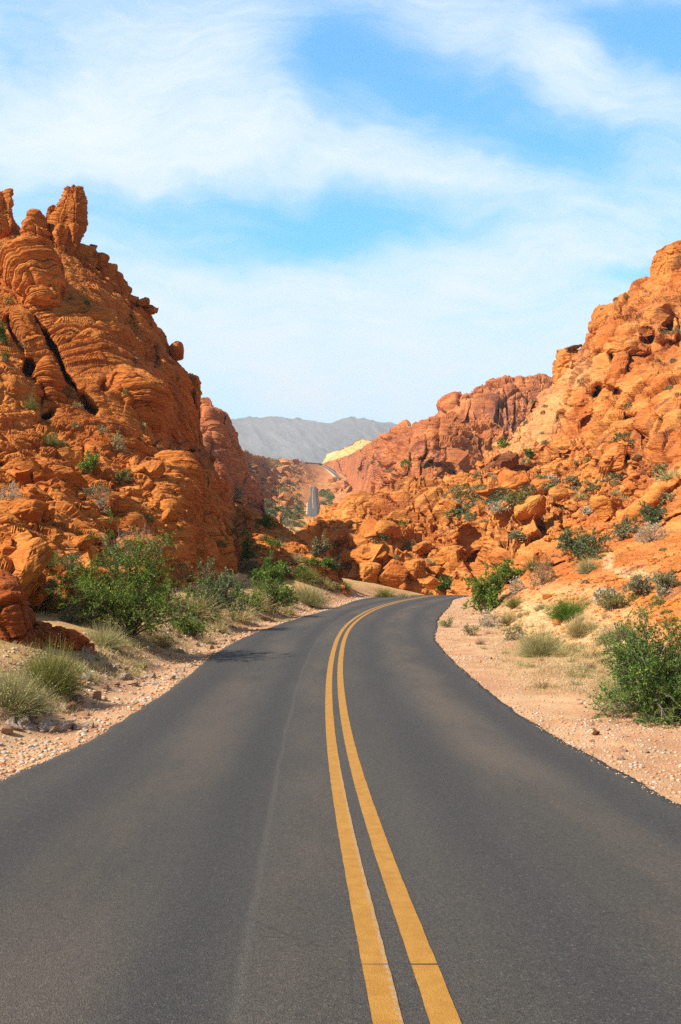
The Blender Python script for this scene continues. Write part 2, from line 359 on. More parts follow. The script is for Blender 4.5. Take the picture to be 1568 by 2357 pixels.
A_dents = [(1089,1276,27,44,8,8.0),(1230,1208,28,24,-25,6.5),(1185,1203,18,15,0,4.9),(1445,1040,11,32,10,6.5),(1445,975,10,22,0,4.9),(1400,1095,28,18,0,6.5),(1230,940,12,20,30,4.9),(1375,905,10,22,20,4.9),(1410,830,12,15,0,4.9),(1495,775,20,22,0,6.5),(1535,745,22,25,0,6.5),(1170,1070,25,12,0,5.7),(1130,1070,20,11,0,5.7),(955,1180,28,9,8,5.7),(1000,1172,18,10,0,4.9),(1060,1215,32,9,10,4.9),(905,1215,25,8,0,4.9),(845,1310,12,11,0,3.2),(880,1340,15,12,20,3.2),(1290,1058,15,9,0,4.2),(1215,1090,20,9,0,4.2),(1480,1010,9,25,0,4.1),(1520,1090,8,15,0,4.1),(1350,1000,15,9,0,4.1),(1290,960,10,15,0,4.1),(1470,1060,12,12,0,4.1),(1180,1140,22,8,0,3.2),(1160,1075,30,12,0,6),(1015,1160,24,9,4,5),(1290,1165,26,7,12,4),(880,1190,22,8,0,5),(1110,1190,20,7,-6,4),(1340,960,12,20,20,5),(1420,900,14,10,0,5),(1180,960,10,14,30,5)]
hill = sheet('hillside', 672, 1760, 960, 900, A_top, A_bot, A_ctrl, M_right, 4.6, 37, (-.12, .1, 1), A_domes, A_dents, amp=.95, cr=1.25, rubk=.72, bed=1.7, near=(62, .9, .34),
             pale=[(1230,960,120,60,-45,.38),(1180,1010,80,50,-40,.3),(1330,860,60,50,0,.4),(1460,1320,60,16,10,.9),(1300,1470,290,95,14,1.0),(1145,1410,80,62,20,.9),(1330,1400,200,60,12,.5),(1400,1290,14,26,20,.8)],
             varn=[(1190,1075,110,26,-5,.9),(1400,1060,40,60,0,.7),(1330,795,30,16,-20,1),(1550,590,30,40,0,.9),(1500,1040,60,80,0,.5),(930,1180,120,50,0,.35),(1500,760,80,90,0,.4),(860,1110,80,60,0,.5)])
tag(hill, 'broad sunlit orange rock hillside with caves, ledges and boulders rising beside the road bend', None, None, 'structure')

# ---- spur below the left cliff
R_top = [(470,1150),(545,1168),(600,1196),(640,1212),(672,1232),(705,1262),(735,1298),(758,1330),(775,1358),(795,1384)]
R_bot = [(470,1400),(560,1405),(650,1415),(720,1412),(795,1402)]
R_ctrl = [(470,1160,84,.3),(545,1175,80,.3),(640,1216,75,.4),(705,1262,71,.4),(758,1330,66,.3),(795,1386,62,.2),(560,1270,66,.2),(640,1290,63,.3),(700,1320,61,.3),(560,1350,57,.2),(650,1370,55.5,.2),(720,1385,56,.2),(470,1400,54,.2),(560,1405,52,.2),(650,1415,51,.1),(720,1412,53,.1),(795,1402,59,.1)]
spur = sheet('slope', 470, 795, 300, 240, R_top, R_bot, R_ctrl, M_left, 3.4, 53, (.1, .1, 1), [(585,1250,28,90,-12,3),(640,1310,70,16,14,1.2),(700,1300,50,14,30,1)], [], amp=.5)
tag(spur, 'low red rock slope running down from the cliff foot to the road bend', None, None, 'structure')

# ---- second butte behind the left cliff
F_top = [(400,1000),(436,985),(446,955),(455,938),(490,946),(520,956),(534,972),(541,995),(548,1030),(560,1060),(578,1085),(592,1120),(606,1168),(612,1190)]
F_bot = [(400,1230),(612,1215)]
F_ctrl = [(400,1000,228,.1),(455,940,224,.1),(490,946,222,.1),(535,975,236,.1),(548,1030,240,.1),(600,1150,236,.3),(410,1100,205,.1),(470,1040,205,.05),(510,1060,207,.05),(560,1150,205,.3),(430,1220,175,.4),(520,1220,180,.5),(610,1210,190,.4)]
butte = sheet('butte', 400, 612, 240, 330, F_top, F_bot, F_ctrl, M_far, 8.5, 71, (.05, .1, 1),
              [(455,1000,22,70,-6,6),(495,1000,26,60,-4,7),(525,1010,24,60,-8,5),(500,1090,50,50,-10,8),(460,1090,40,60,0,5),(555,1140,40,40,-20,5)], [(478,1010,3,60,-3,5),(513,1000,3,40,-6,4),(530,1150,30,8,20,6),(475,1075,3,20,0,4)], amp=.6,
              varn=[(470,1060,50,90,0,.6),(545,1150,40,50,0,.7)])
tag(butte, 'rounded red sandstone butte with cracked sides behind the shaded cliff', None, None, 'structure')

# ---- ridges behind the right hillside
B_top = [(738,1068),(748,1064),(770,1058),(800,1048),(830,1032),(870,1008),(905,996),(912,984),(925,981),(938,986),(946,1000),(958,990),(975,982),(1000,974),(1030,985),(1060,990),(1160,1000)]
B_bot = [(738,1082),(770,1096),(800,1116),(830,1150),(860,1190),(1160,1200)]
B_ctrl = [(738,1068,1050,.3),(770,1060,1000,.3),(800,1050,880,.3),(770,1090,900,.3),(800,1112,760,.3),(830,1034,620,.3),(830,1140,480,.4),(870,1010,420,.2),(870,1100,330,.2),(925,984,300,.1),(1000,978,265,.2),(1060,992,262,.4),(1160,1000,262,.4),(870,1190,215,.4),(1000,1190,190,.5),(1160,1190,190,.5),(915,1070,240,.05),(960,1060,226,.1),(1050,1060,228,.3)]
ridge = sheet('ridge', 738, 1160, 420, 330, B_top, B_bot, B_ctrl, M_far, 11.0, 83, (-.15, .1, 1),
              [(900,1060,46,50,10,10),(925,1010,22,34,0,7),(960,1020,18,40,8,7),(985,1030,16,44,6,7),(1020,1040,30,40,0,6),(860,1060,40,40,-30,7),(820,1085,44,30,-25,24),(890,1090,30,26,0,12),(800,1062,26,20,-20,26),(850,1125,34,26,-30,14),(845,1045,26,22,-30,18)], [(943,1020,4,34,-4,8),(905,1085,24,12,20,6),(870,1035,14,6,-10,10),(1040,1085,14,8,0,6),(840,1070,5,26,20,22),(975,1050,4,40,6,8),(790,1075,5,18,-10,24),(865,1060,4,30,10,14),(1010,1010,4,26,6,8)], amp=1.05, cr=1.5,
              varn=[(900,1080,60,40,0,.9),(840,1080,40,30,0,.5),(950,1040,50,60,0,.4)])
tag(ridge, 'dark-stained red rock ridge with vertical clefts behind the hillside', None, None, 'structure')
C_top = [(985,991),(1006,959),(1020,931),(1038,911),(1058,907),(1070,921),(1085,909),(1110,894),(1130,884),(1150,881),(1195,883),(1206,893),(1220,881),(1242,875),(1254,879),(1268,896),(1330,941)]
C_bot = [(985,1120),(1330,1120)]
C_ctrl = [(985,1000,372,.2),(1040,925,372,.1),(1110,905,380,.2),(1195,895,385,.3),(1250,890,385,.3),(1330,950,385,.3),(985,1110,300,.2),(1100,1110,290,.2),(1250,1110,290,.3),(1330,1110,290,.3),(1060,1000,335,.05),(1120,960,345,.05),(1200,980,340,.4)]
ridge2 = sheet('mesa', 985, 1330, 360, 280, C_top, C_bot, C_ctrl, M_far, 13.0, 97, (.1, .1, 1),
               [(1050,990,44,70,10,14),(1110,950,40,60,0,14),(1180,950,40,60,0,9),(1235,930,30,50,10,9),(1045,940,20,20,0,8)], [(1142,950,4,50,0,12),(1130,1010,12,18,0,8),(1185,960,3,40,0,8),(1080,960,3,50,12,10),(1165,930,3,40,0,8),(1215,920,4,30,0,8),(1060,930,4,24,20,8)], amp=.75, cr=1.3, varn=[(1150,970,70,60,0,.95),(1060,1000,40,40,0,.6),(1110,1000,50,30,0,.7)])
tag(ridge2, 'distant purple-streaked sandstone mesa with knobs on its skyline', None, None, 'structure')
D_top = [(735,1080),(744,1066),(752,1046),(775,1036),(800,1026),(830,1012),(868,1013),(890,1030),(930,1060)]
D_bot = [(735,1090),(930,1100)]
D_ctrl = [(735,1078,1180,.2),(752,1048,1190,.2),(830,1014,1200,.1),(870,1015,1200,.1),(930,1060,1200,.1),(735,1088,1100,.2),(830,1098,1050,.2),(930,1098,1050,.2),(800,1060,1110,.1)]
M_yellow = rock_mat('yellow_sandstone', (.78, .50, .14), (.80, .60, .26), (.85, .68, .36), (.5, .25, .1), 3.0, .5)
knoll = sheet('knoll', 735, 930, 200, 120, D_top, D_bot, D_ctrl, M_yellow, 10, 103, (-.3, .1, 1), [(775,1060,26,20,0,24),(830,1040,50,24,-20,24)], [], amp=.5)
tag(knoll, 'bare pale yellow sandstone knoll beside the far road', None, None, 'structure')

# ---- far valley floor, with the road rising through it
far_road = [(722,1215),(721,1195),(720,1160),(716,1138),(722,1122),(752,1112),(800,1104),(788,1096),(770,1084),(752,1074),(735,1068)]
def road_calm(px, py):
    m = np.full(px.shape, 1e9)
    for (a, b), (c, e) in zip(far_road[:-1], far_road[1:]):
        vx, vy = c - a, e - b; t = np.clip(((px - a) * vx + (py - b) * vy) / (vx * vx + vy * vy), 0, 1)
        m = np.minimum(m, np.hypot(px - a - t * vx, (py - b - t * vy) * 1.3))
    return sstep(14, 40, m) * .98 + .02
E_top = [(530,1035),(555,1040),(570,1038),(580,1046),(600,1050),(640,1056),(700,1063),(735,1066),(752,1071),(775,1084),(800,1101),(830,1130),(860,1165)]
E_bot = [(530,1240),(860,1240)]
E_ctrl = [(540,1240,330,.3),(740,1240,350,.1),(720,1195,480,.1),(718,1150,560,.1),(716,1120,640,.2),(600,1190,400,.1),(560,1110,440,.7),(560,1045,520,.6),(640,1058,700,.5),(700,1064,860,.4),(740,1068,960,.2),(792,1098,760,.2),(780,1130,620,.5),(830,1160,470,.5),(640,1120,560,.9),(640,1160,460,.7),(600,1080,600,.7),(765,1092,860,.4),(750,1078,920,.3)]
valley = sheet('valley', 530, 860, 420, 340, E_top, E_bot, E_ctrl, M_valley, 9.5, 113, (.1, .1, 1), [(600,1085,30,20,10,14),(650,1100,30,16,0,10),(580,1110,26,20,0,10),(690,1100,30,14,0,8),(760,1115,30,10,0,8)], [(620,1105,14,8,30,9),(690,1075,8,4,0,6)],
               amp=.75, calm=road_calm, pale=[(645,1066,40,12,12,1.0),(660,1210,90,26,0,.55),(600,1050,40,8,10,.6),(640,1180,80,26,0,.5)])
tag(valley, None, None, None, 'structure')

# ---- hazy mountains on the skyline
G_top = [(200,985),(430,972),(535,966),(560,960),(590,961),(620,958),(655,960),(680,962),(710,965),(735,971),(755,974),(768,971),(785,963),(800,959),(820,961),(845,965),(860,966),(885,973),(900,972),(925,980),(945,985),(1000,990),(1100,975),(1350,990)]
mtn_ctrl = [(x, 1110, 5200, .2) for x in range(200, 1400, 230)] + [(x, 965, 7400, .2) for x in range(200, 1400, 230)] + [(x, 1040, 6300, .2) for x in range(300, 1400, 310)]
t = NT('mountain_rock'); p = t.pos()
t.principled(t.mix(t.ramp(t.noise(p, .004, 6, .6), .35, .65), (.13, .135, .145), (.175, .175, .18)), .95, None, .05)
def mtn():
    nu, nv = 520, 130
    px1 = np.linspace(200, 1350, nu); tp = np.interp(px1, [a[0] for a in G_top], [a[1] for a in G_top])
    tp = blur(tp, 3, 0) + 2.6 * fbm(np.stack([px1 / 14, px1 * 0, px1 * 0], -1), 3, 5)
    v = np.linspace(0, 1, nv)[:, None]; py = 1115 + (tp - 1115)[None] * v; px = np.repeat(px1[None], nv, 0)
    d = np.exp(rbf([(c[0], c[1]) for c in mtn_ctrl], np.array([[math.log(c[2])] for c in mtn_ctrl]), np.stack([px.ravel(), py.ravel()], -1))).reshape(px.shape)
    q = np.stack([px / 60 + v * 2.4, py / 60, px * 0], -1)
    r = 1 - np.abs(fbm(q, 4, 8)) * 2
    d = (d - r * 90 * (1 - .7 * v) - 30 * fbm(q * 3, 3, 17)) * .62
    bx = np.concatenate([px, px[-1:], px[-1:]]); by = np.concatenate([py, py[-1:] + 20, py[-1:] + 120]); bd = np.concatenate([d, d[-1:] * 1.03, d[-1:] * 1.08])
    return link('mountains', mesh('mountains', U(bx, by, bd).reshape(-1, 3), gridfaces(*bx.shape), t.m))
tag(mtn(), 'long pale grey mountain range on the skyline, faded by haze', None, None, 'structure')

# ---------------------------------------------------------------- road corridor
def pchip(x, y):
    x = np.array(x, float); y = np.array(y, float); h = np.diff(x); dl = np.diff(y) / h
    m = np.zeros_like(y); m[0], m[-1] = dl[0], dl[-1]
    for i in range(1, len(x) - 1):
        m[i] = (dl[i - 1] * h[i] + dl[i] * h[i - 1]) / (h[i] + h[i - 1])
    def f(q):
        q = np.asarray(q, float); i = np.clip(np.searchsorted(x, q) - 1, 0, len(h) - 1)
        t = np.clip((q - x[i]) / h[i], 0, 1); a = h[i]
        return (y[i] * (1 + 2 * t) * (1 - t) ** 2 + m[i] * a * t * (1 - t) ** 2 + y[i + 1] * t * t * (3 - 2 * t) + m[i + 1] * a * t * t * (t - 1))
    return f
ZR = pchip([-12, 0, 4, 7.1, 11.8, 16.6, 25, 38, 50, 60, 66, 72, 80, 95, 120, 300], [EYE - a for a in (1.2, 1.66, 1.91, 2.15, 2.43, 2.60, 2.76, 2.93, 2.96, 2.97, 3.05, 3.5, 4.8, 8.5, 12, 14)])
XC = pchip([-12, 0, 4, 7.1, 11.8, 16.6, 22, 27, 32, 38, 44, 50, 60, 66, 72, 80], [.90, .46, .30, .175, .02, -.08, -.12, -.08, .03, .33, .92, 1.85, 4.5, 6.7, 10, 16])
XL = pchip([-12, 4, 10, 12.2, 15, 20, 26.5, 32, 38, 50, 60, 66, 72, 80], [-3.4, -3.4, -3.4, -3.25, -3.27, -3.25, -3.3, -3.1, -2.5, -.3, 1.5, 3.3, 6.3, 12])
XR = pchip([-12, 8.6, 14, 20, 27, 31, 35, 39, 50, 62, 66, 72, 80], [3.2, 2.94, 2.79, 2.76, 2.80, 3.0, 3.35, 3.76, 5.4, 7.6, 9.2, 13, 20])
LB = pchip([0, .8, 1.3, 2, 3, 5, 8, 14, 60], [0, .02, .22, .58, .95, 1.3, 1.8, 2.4, 4])
RB = pchip([0, 2.5, 4, 7, 12, 60], [0, .03, .10, .40, 1.2, 4])
def ground_z(X, Y):
    X = np.asarray(X, float); Y = np.asarray(Y, float)
    zr = ZR(Y); tl = XL(Y) - X; tr = X - XR(Y)
    fade = 1 - sstep(66, 95, Y)
    w = sstep(5, 12, Y) * .6 + .4
    z = zr + np.where(tl > 0, LB(np.clip(tl, 0, 60)) * fade * w, 0) + np.where(tr > 0, RB(np.clip(tr, 0, 60)) * fade * sstep(12, 24, Y), 0)
    t = np.maximum(tl, tr)
    P = np.stack([X, Y, X * 0], -1)
    rough = (.05 * fbm(P / 1.6, 3, 3) + .018 * fbm(P / .35, 2, 4)) * sstep(.0, 1.3, t) + .012 * fbm(P / .5, 2, 6) * sstep(-.05, .2, t)
    return z + rough * fade - .06 * (t < -.12)
ys = np.concatenate([np.linspace(-12, 4, 30), np.geomspace(4.1, 90, 420), np.array([100, 125, 170, 260, 500, 1200, 4000, 9000])])
ts = np.concatenate([-np.geomspace(60, 8, 24), -np.linspace(7.8, .2, 130), np.linspace(-.15, .15, 13), ])
def ground_rows():
    rows = []
    for Y in ys:
        xl, xr = float(XL(min(Y, 80))), float(XR(min(Y, 80)))
        a = np.concatenate([xl + ts, np.linspace(xl + .25, xr - .25, 26), xr - ts[::-1]])
        if Y > 95: a = a * (1 + (Y - 95) / 9.0)
        rows.append(a)
    return np.array(rows)
gx = ground_rows(); gy = np.repeat(ys[:, None], gx.shape[1], 1)
gz = ground_z(gx, np.minimum(gy, 300))
GV = np.stack([gx, gy, gz], -1)
t = NT('gravelly_sand'); p = t.pos()
sand = t.mix(t.ramp(t.noise(p, .9, 5, .6), .35, .65), (.50, .250, .120), (.62, .375, .195))
c1 = t.n('ShaderNodeTexVoronoi'); t.l(p, c1.inputs['Vector']); c1.inputs['Scale'].default_value = 26
c2 = t.n('ShaderNodeTexVoronoi'); t.l(p, c2.inputs['Vector']); c2.inputs['Scale'].default_value = 70
def stonecol(v):
    sep = t.n('ShaderNodeSeparateColor'); t.l(v.outputs['Color'], sep.inputs[0])
    r = t.n('ShaderNodeValToRGB'); t.l(sep.outputs[0], r.inputs[0])
    e = r.color_ramp.elements; e[0].position = 0; e[0].color = (.44, .21, .11, 1); e[1].position = 1; e[1].color = (.66, .60, .54, 1)
    for q, cc in ((.3, (.60, .40, .26, 1)), (.5, (.33, .29, .26, 1)), (.75, (.68, .52, .40, 1))):
        k = e.new(q); k.color = cc
    return r.outputs[0], sep.outputs[1]
s1, r1 = stonecol(c1); s2, r2 = stonecol(c2)
dens = t.ramp(t.noise(p, .55, 4, .6), .42, .62)
m2 = t.math('MULTIPLY', t.ramp(r2, .35, .45), t.ramp(c2.outputs['Distance'], .45, .30))
m1 = t.math('MULTIPLY', t.math('MULTIPLY', t.ramp(r1, .55, .62), t.ramp(c1.outputs['Distance'], .45, .30)), dens)
c = t.mix(m2, sand, s2); c = t.mix(m1, c, s1)
dry = t.attr('litter')
c = t.mix(t.math('MULTIPLY', dry, t.ramp(t.noise(p, 2.4, 5, .65), .36, .58)), c, (.60, .38, .14))
h = t.math('ADD', t.math('MULTIPLY', m1, t.math('SUBTRACT', .5, c1.outputs['Distance'])), t.math('MULTIPLY', t.math('MULTIPLY', m2, t.math('SUBTRACT', .5, c2.outputs['Distance'])), .4))
h = t.math('ADD', h, t.math('MULTIPLY', t.noise(p, 14, 7, .72), .5))
t.principled(c, .95, t.bump(h, .06, 1.0), .1)
M_ground = t.m
lit = np.maximum(sstep(1.2, 2.6, XL(np.minimum(gy, 80)) - gx), sstep(2.0, 4.5, gx - XR(np.minimum(gy, 80)))) * (gy < 90)
ground = link('ground', mesh('ground', GV.reshape(-1, 3), gridfaces(*gx.shape), M_ground, True, {'litter': lit.ravel()}))
tag(ground, None, None, None, 'structure')

def ribbon(name, ysv, lo, hi, n, lift, mat, kerb=False, zfun=ZR):
    """strip along the road between lateral positions lo(Y) and hi(Y), with a broken edge face if kerb"""
    a = np.linspace(0, 1, n)[None]
    l, h_ = lo(ysv)[:, None], hi(ysv)[:, None]
    X = l + (h_ - l) * a; Y = np.repeat(ysv[:, None], n, 1)
    Z = zfun(Y) + lift
    if kerb:
        X = np.concatenate([X[:, :1] - .03, X, X[:, -1:] + .03], 1); Y = np.concatenate([Y[:, :1], Y, Y[:, -1:]], 1)
        Z = np.concatenate([Z[:, :1] - .10, Z, Z[:, -1:] - .10], 1)
    V = np.stack([X, Y, Z], -1).reshape(-1, 3)
    uv = np.stack([(X - XC(Y)).ravel(), Y.ravel()], -1)
    return mesh(name, V, gridfaces(*X.shape), mat, True, None, uv)
t = NT('asphalt'); p = t.pos(); uvn = t.n('ShaderNodeUVMap'); uvn.uv_map = 'UVMap'
sx = t.n('ShaderNodeSeparateXYZ'); t.l(uvn.outputs[0], sx.inputs[0]); lat, lon = sx.outputs[0], sx.outputs[1]
base = t.mix(t.ramp(t.noise(t.mapv(uvn.outputs[0], (1, .12, 1)), 1.1, 4, .6), .3, .7), (.051, .046, .039), (.070, .062, .052))
wob = t.math('ADD', lat, t.math('MULTIPLY', t.math('SUBTRACT', t.noise(t.mapv(uvn.outputs[0], (0, .2, 0)), 1, 2), .5), .5))
def band(c0, w): return t.ramp(t.math('ABSOLUTE', t.math('SUBTRACT', wob, c0)), 0, w, 1, 0)
tan = t.math('MAXIMUM', t.math('MAXIMUM', band(-1.75, .7), band(1.75, .6)), t.math('MULTIPLY', band(-.35, .45), .6))
tan = t.math('MULTIPLY', tan, t.ramp(t.noise(t.mapv(uvn.outputs[0], (1, .25, 1)), .8, 4, .6), .38, .62))
trk = t.math('MAXIMUM', t.math('MAXIMUM', band(.9, .5), band(2.5, .45)), t.math('MAXIMUM', band(-1.0, .4), band(-2.6, .5)))
base = t.mix(t.math('MULTIPLY', trk, .72), base, (.036, .036, .036))
agg = t.n('ShaderNodeTexVoronoi'); t.l(p, agg.inputs['Vector']); agg.inputs['Scale'].default_value = 120
sepc = t.n('ShaderNodeSeparateColor'); t.l(agg.outputs['Color'], sepc.inputs[0])
spk = t.ramp(sepc.outputs[0], .55, 1.0)
aggc = t.mix(sepc.outputs[1], (.20, .135, .085), (.22, .21, .20))
ag2 = t.n('ShaderNodeTexVoronoi'); t.l(p, ag2.inputs['Vector']); ag2.inputs['Scale'].default_value = 48
sc2 = t.n('ShaderNodeSeparateColor'); t.l(ag2.outputs['Color'], sc2.inputs[0])
base = t.mix(t.math('MULTIPLY', t.math('MULTIPLY', t.ramp(sc2.outputs[0], .72, .98), t.ramp(ag2.outputs['Distance'], .50, .25)), .26), base, t.mix(sc2.outputs[1], (.24, .155, .09), (.25, .24, .23)))
base = t.mix(t.math('MULTIPLY', t.ramp(sc2.outputs[2], .70, .95), .35), base, (.022, .021, .020))
base = t.mix(t.math('MULTIPLY', spk, t.math('ADD', .22, t.math('MULTIPLY', tan, .40))), base, aggc)
base = t.mix(t.math('MULTIPLY', t.ramp(sepc.outputs[2], .72, .95), .55), base, (.018, .018, .018))
base = t.mix(t.math('MULTIPLY', tan, .36), base, (.15, .105, .068))
# paving seam left of the centre line: lighter lip, darker mat beyond it
sw = t.math('ADD', lat, t.math('MULTIPLY', t.math('SUBTRACT', t.noise(t.mapv(uvn.outputs[0], (0, .35, 0)), 1, 3), .5), .10))
seam = t.ramp(t.math('ABSOLUTE', t.math('ADD', sw, .72)), .008, .04, 1, 0)
base = t.mix(t.math('MULTIPLY', seam, .11), base, (.17, .155, .135))
base = t.mix(t.ramp(sw, -.76, -.72, .18, 0), base, (.032, .032, .032))
# fine transverse cracks, brown dust near the edge
ck = t.vor(t.mapv(uvn.outputs[0], (.22, .62, 1)), 1.0, 'Distance', 'DISTANCE_TO_EDGE')
ckm = t.math('MULTIPLY', t.ramp(ck, .0, .0035, 1, 0), t.ramp(t.noise(p, .35, 2), .5, .62))
base = t.mix(t.math('MULTIPLY', ckm, .35), base, (.015, .015, .015))
edge = t.ramp(t.math('ABSOLUTE', lat), 2.35, 2.95)
base = t.mix(t.math('MULTIPLY', t.math('MULTIPLY', edge, t.ramp(t.noise(p, 22, 6, .75), .5, .75)), .55), base, (.20, .13, .08))
hh = t.math('ADD', agg.outputs['Distance'], t.math('MULTIPLY', t.noise(p, 60, 3, .7), .6))
t.principled(base, .78, t.bump(hh, .006, .8), .35)
M_asph = t.m
ry = np.concatenate([np.linspace(-12, 4, 60), np.geomspace(4.03, 79, 1100)])
def jit(f, sgn, seed):
    def g(Y):
        q = np.stack([Y / .9, Y * 0, Y * 0], -1)
        return f(Y) + sgn * (.045 * fbm(q * 1.6, 4, seed, .7) + .035 * fbm(q / 6, 2, seed + 1))
    return g
road = link('road', ribbon('road', ry, jit(XL, 1, 21), jit(XR, 1, 23), 60, .028, M_asph, True))
tag(road, None, None, None, 'structure')

t = NT('yellow_road_paint'); p = t.pos(); uvn = t.n('ShaderNodeUVMap'); uvn.uv_map = 'UVMap'
sx = t.n('ShaderNodeSeparateXYZ'); t.l(uvn.outputs[0], sx.inputs[0]); lat, lon = sx.outputs[0], sx.outputs[1]
col = t.mix(t.ramp(t.noise(p, 9, 5, .65), .3, .7), (.36, .165, .020), (.43, .212, .034))
col = t.mix(t.math('MULTIPLY', t.ramp(t.noise(t.mapv(uvn.outputs[0], (18, 90, 1)), 1, 4, .7), .56, .72), .45), col, (.56, .38, .14))
wear = t.math('MAXIMUM', t.ramp(t.noise(p, 140, 3, .7), .60, .72), t.math('MULTIPLY', t.ramp(t.noise(p, 3, 4, .6), .55, .75), .30))
col = t.mix(t.math('MULTIPLY', wear, .8), col, (.17, .11, .05))
fr = t.math('MULTIPLY', t.ramp(lat, -.077, -.070), t.ramp(lat, -.035, -.040))
fr2 = t.math('MULTIPLY', fr, t.ramp(lon, 13, 9))
col = t.mix(t.math('MULTIPLY', fr2, t.ramp(t.noise(p, 60, 3, .7), .46, .60)), col, (.34, .28, .20))
brk = t.ramp(t.math('ABSOLUTE', t.math('SUBTRACT', lon, 4.62)), .006, .010, 1, 0)
col = t.mix(t.math('MULTIPLY', brk, t.ramp(lat, -.2, .15, .45, 1.0)), col, (.02, .018, .015))
t.principled(col, .7, t.bump(t.vor(p, 120), .004, .6), .3)
M_paint = t.m
for k, (a, b) in enumerate(((-.175, -.052), (.052, .175))):
    o = link('road_marking', ribbon('road_marking', ry, lambda Y, a=a, k=k: XC(Y) + a + .002 * fbm(np.stack([Y * 6.3, Y * 0 + k, Y * 0], -1), 3, 61, .6),
                                    lambda Y, b=b, k=k: XC(Y) + b + .002 * fbm(np.stack([Y * 6.3, Y * 0 + k + 4, Y * 0], -1), 3, 67, .6), 5, .032, M_paint))
    tag(o, None, None, 'double yellow centre line', 'structure')
print('ground', round(time.time() - T0, 1))

# ---------------------------------------------------------------- free-standing rock bodies
def cubesphere(n):
    a = np.tan(np.linspace(-1, 1, n + 1) * math.pi / 4)
    u, v = np.meshgrid(a, a); o = np.ones_like(u); Vs, Fs = [], []
    for k, (x, y, z) in enumerate(((o, u, v), (-o, -u, v), (-u, o, v), (u, -o, v), (-v, u, o), (v, u, -o))):
        Vs.append(np.stack([x, y, z], -1).reshape(-1, 3)); Fs.append(gridfaces(n + 1, n + 1) + k * (n + 1) ** 2)
    V = np.concatenate(Vs); V /= np.linalg.norm(V, axis=1, keepdims=True)
    key = np.round(V * 1e5).astype(np.int64); _, ix, inv = np.unique(key, axis=0, return_index=True, return_inverse=True)
    return V[ix], inv.ravel()[np.concatenate(Fs)]
CS = {n: cubesphere(n) for n in (3, 12, 26, 60, 110, 150)}

def body(n, rx, ry, rz, e, seed, yaw=0, roll=0, world=(0, 0, 0), sc=None, tilt=(.1, 0, 1), amp=.6, cuts=0, cr=1.0, cutd=(.62, .9), taper=0.0, rough=1.0, bed=1.5):
    """solid of rock around the origin: rounded block, optionally split by joint planes, then bedded and cracked"""
    D, Fc = CS[n]
    r = (np.abs(D) ** e).sum(1) ** (-1 / e)
    P = D * r[:, None]
    rg = np.random.default_rng(seed)
    for _ in range(cuts):
        nrm = rg.normal(size=3); nrm /= np.linalg.norm(nrm); c = rg.uniform(*cutd)
        q = P @ nrm; P = P - np.maximum(q - c, 0)[:, None] * nrm * .97
    P = P * np.where(np.arange(3)[None] < 2, 1 - taper * P[:, 2:3], 1)
    P = P * np.array([rx, ry, rz])
    N = D / np.array([rx, ry, rz]); N /= np.linalg.norm(N, axis=1, keepdims=True)
    M = np.array(Matrix.Rotation(math.radians(roll), 3, 'Y') @ Matrix.Rotation(math.radians(yaw), 3, 'Z'))
    P = P @ M.T; N = N @ M.T
    W = (P + np.array(world)).astype(np.float32)
    sc = sc or max(rx, rz)
    rr = np.zeros(len(P), np.float32); tn_ = np.array(tilt, float) / np.linalg.norm(tilt); bf = (bed * (1 - .9 * (N @ tn_) ** 2)).astype(np.float32)
    d = chunked(lambda q, a, b: rockdisp(q, rr[a:b], sc, seed % 97 + 3, tilt, amp, cr, bf[a:b], rough), W)
    return P + N * d[:, None], Fc

def rock(name, px, py, d, wx, wy, dep, label, cat='rock', group=None, mat=None, n=60, e=3.5, yaw=30, roll=0, seed=1, amp=.6, sc=None, cuts=2, tilt=(.15, .1, 1), cr=1.0, kind=None, cutd=(.62, .9), taper=0.0, rough=1.0, bed=1.5):
    c = U(px, py, d); k = d / F
    V, Fc = body(n, wx * k, dep, wy * k, e, seed, yaw, roll, c, sc, tilt, amp * 1.3, cuts + (3 if 3 <= e < 6 else 0), cr, cutd, taper, rough, bed)
    o = link(name, mesh(name, V, Fc, mat or M_block, False), None, c)
    return tag(o, label, cat, group, kind)

# the great rounded bulges of the left cliff
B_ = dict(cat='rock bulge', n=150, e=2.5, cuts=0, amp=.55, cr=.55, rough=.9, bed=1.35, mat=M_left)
rock('rock_bulge', 74, 642, 72, 66, 84, 3.6, 'uppermost egg-shaped banded bulge hanging below the summit boulders of the shaded cliff', yaw=20, roll=-10, seed=301, sc=4.0, tilt=(-.38, .16, 1), **B_)
rock('rock_bulge', 98, 700, 70.5, 40, 34, 2.6, 'blunt nose of rock on the lower end of the uppermost egg-shaped bulge', yaw=10, roll=-6, seed=302, sc=3.2, tilt=(-.25, .16, 1), **B_)
rock('rock_bulge', 212, 768, 74, 96, 66, 4.2, 'broad banded shoulder of rock arching over the middle of the shaded cliff', yaw=15, roll=22, seed=303, sc=4.4, tilt=(-.50, .16, 1), **B_)
rock('rock_bulge', 258, 848, 70.5, 116, 62, 4.6, 'long banded bulge slanting down across the middle of the shaded cliff', yaw=15, roll=42, seed=304, sc=4.6, tilt=(-.45, .16, 1), **B_)
rock('rock_bulge', 300, 932, 66.5, 74, 70, 4.6, 'turtle-backed banded bulge above the lowest snout of the shaded cliff', yaw=20, roll=14, seed=305, sc=4.2, tilt=(-.20, .16, 1), **B_)
rock('rock_bulge', 318, 1032, 61.5, 44, 48, 3.2, 'lowest snout-like banded bulge of the shaded cliff above the ledge shrubs', yaw=20, roll=8, seed=306, sc=3.2, tilt=(-.12, .16, 1), **B_)
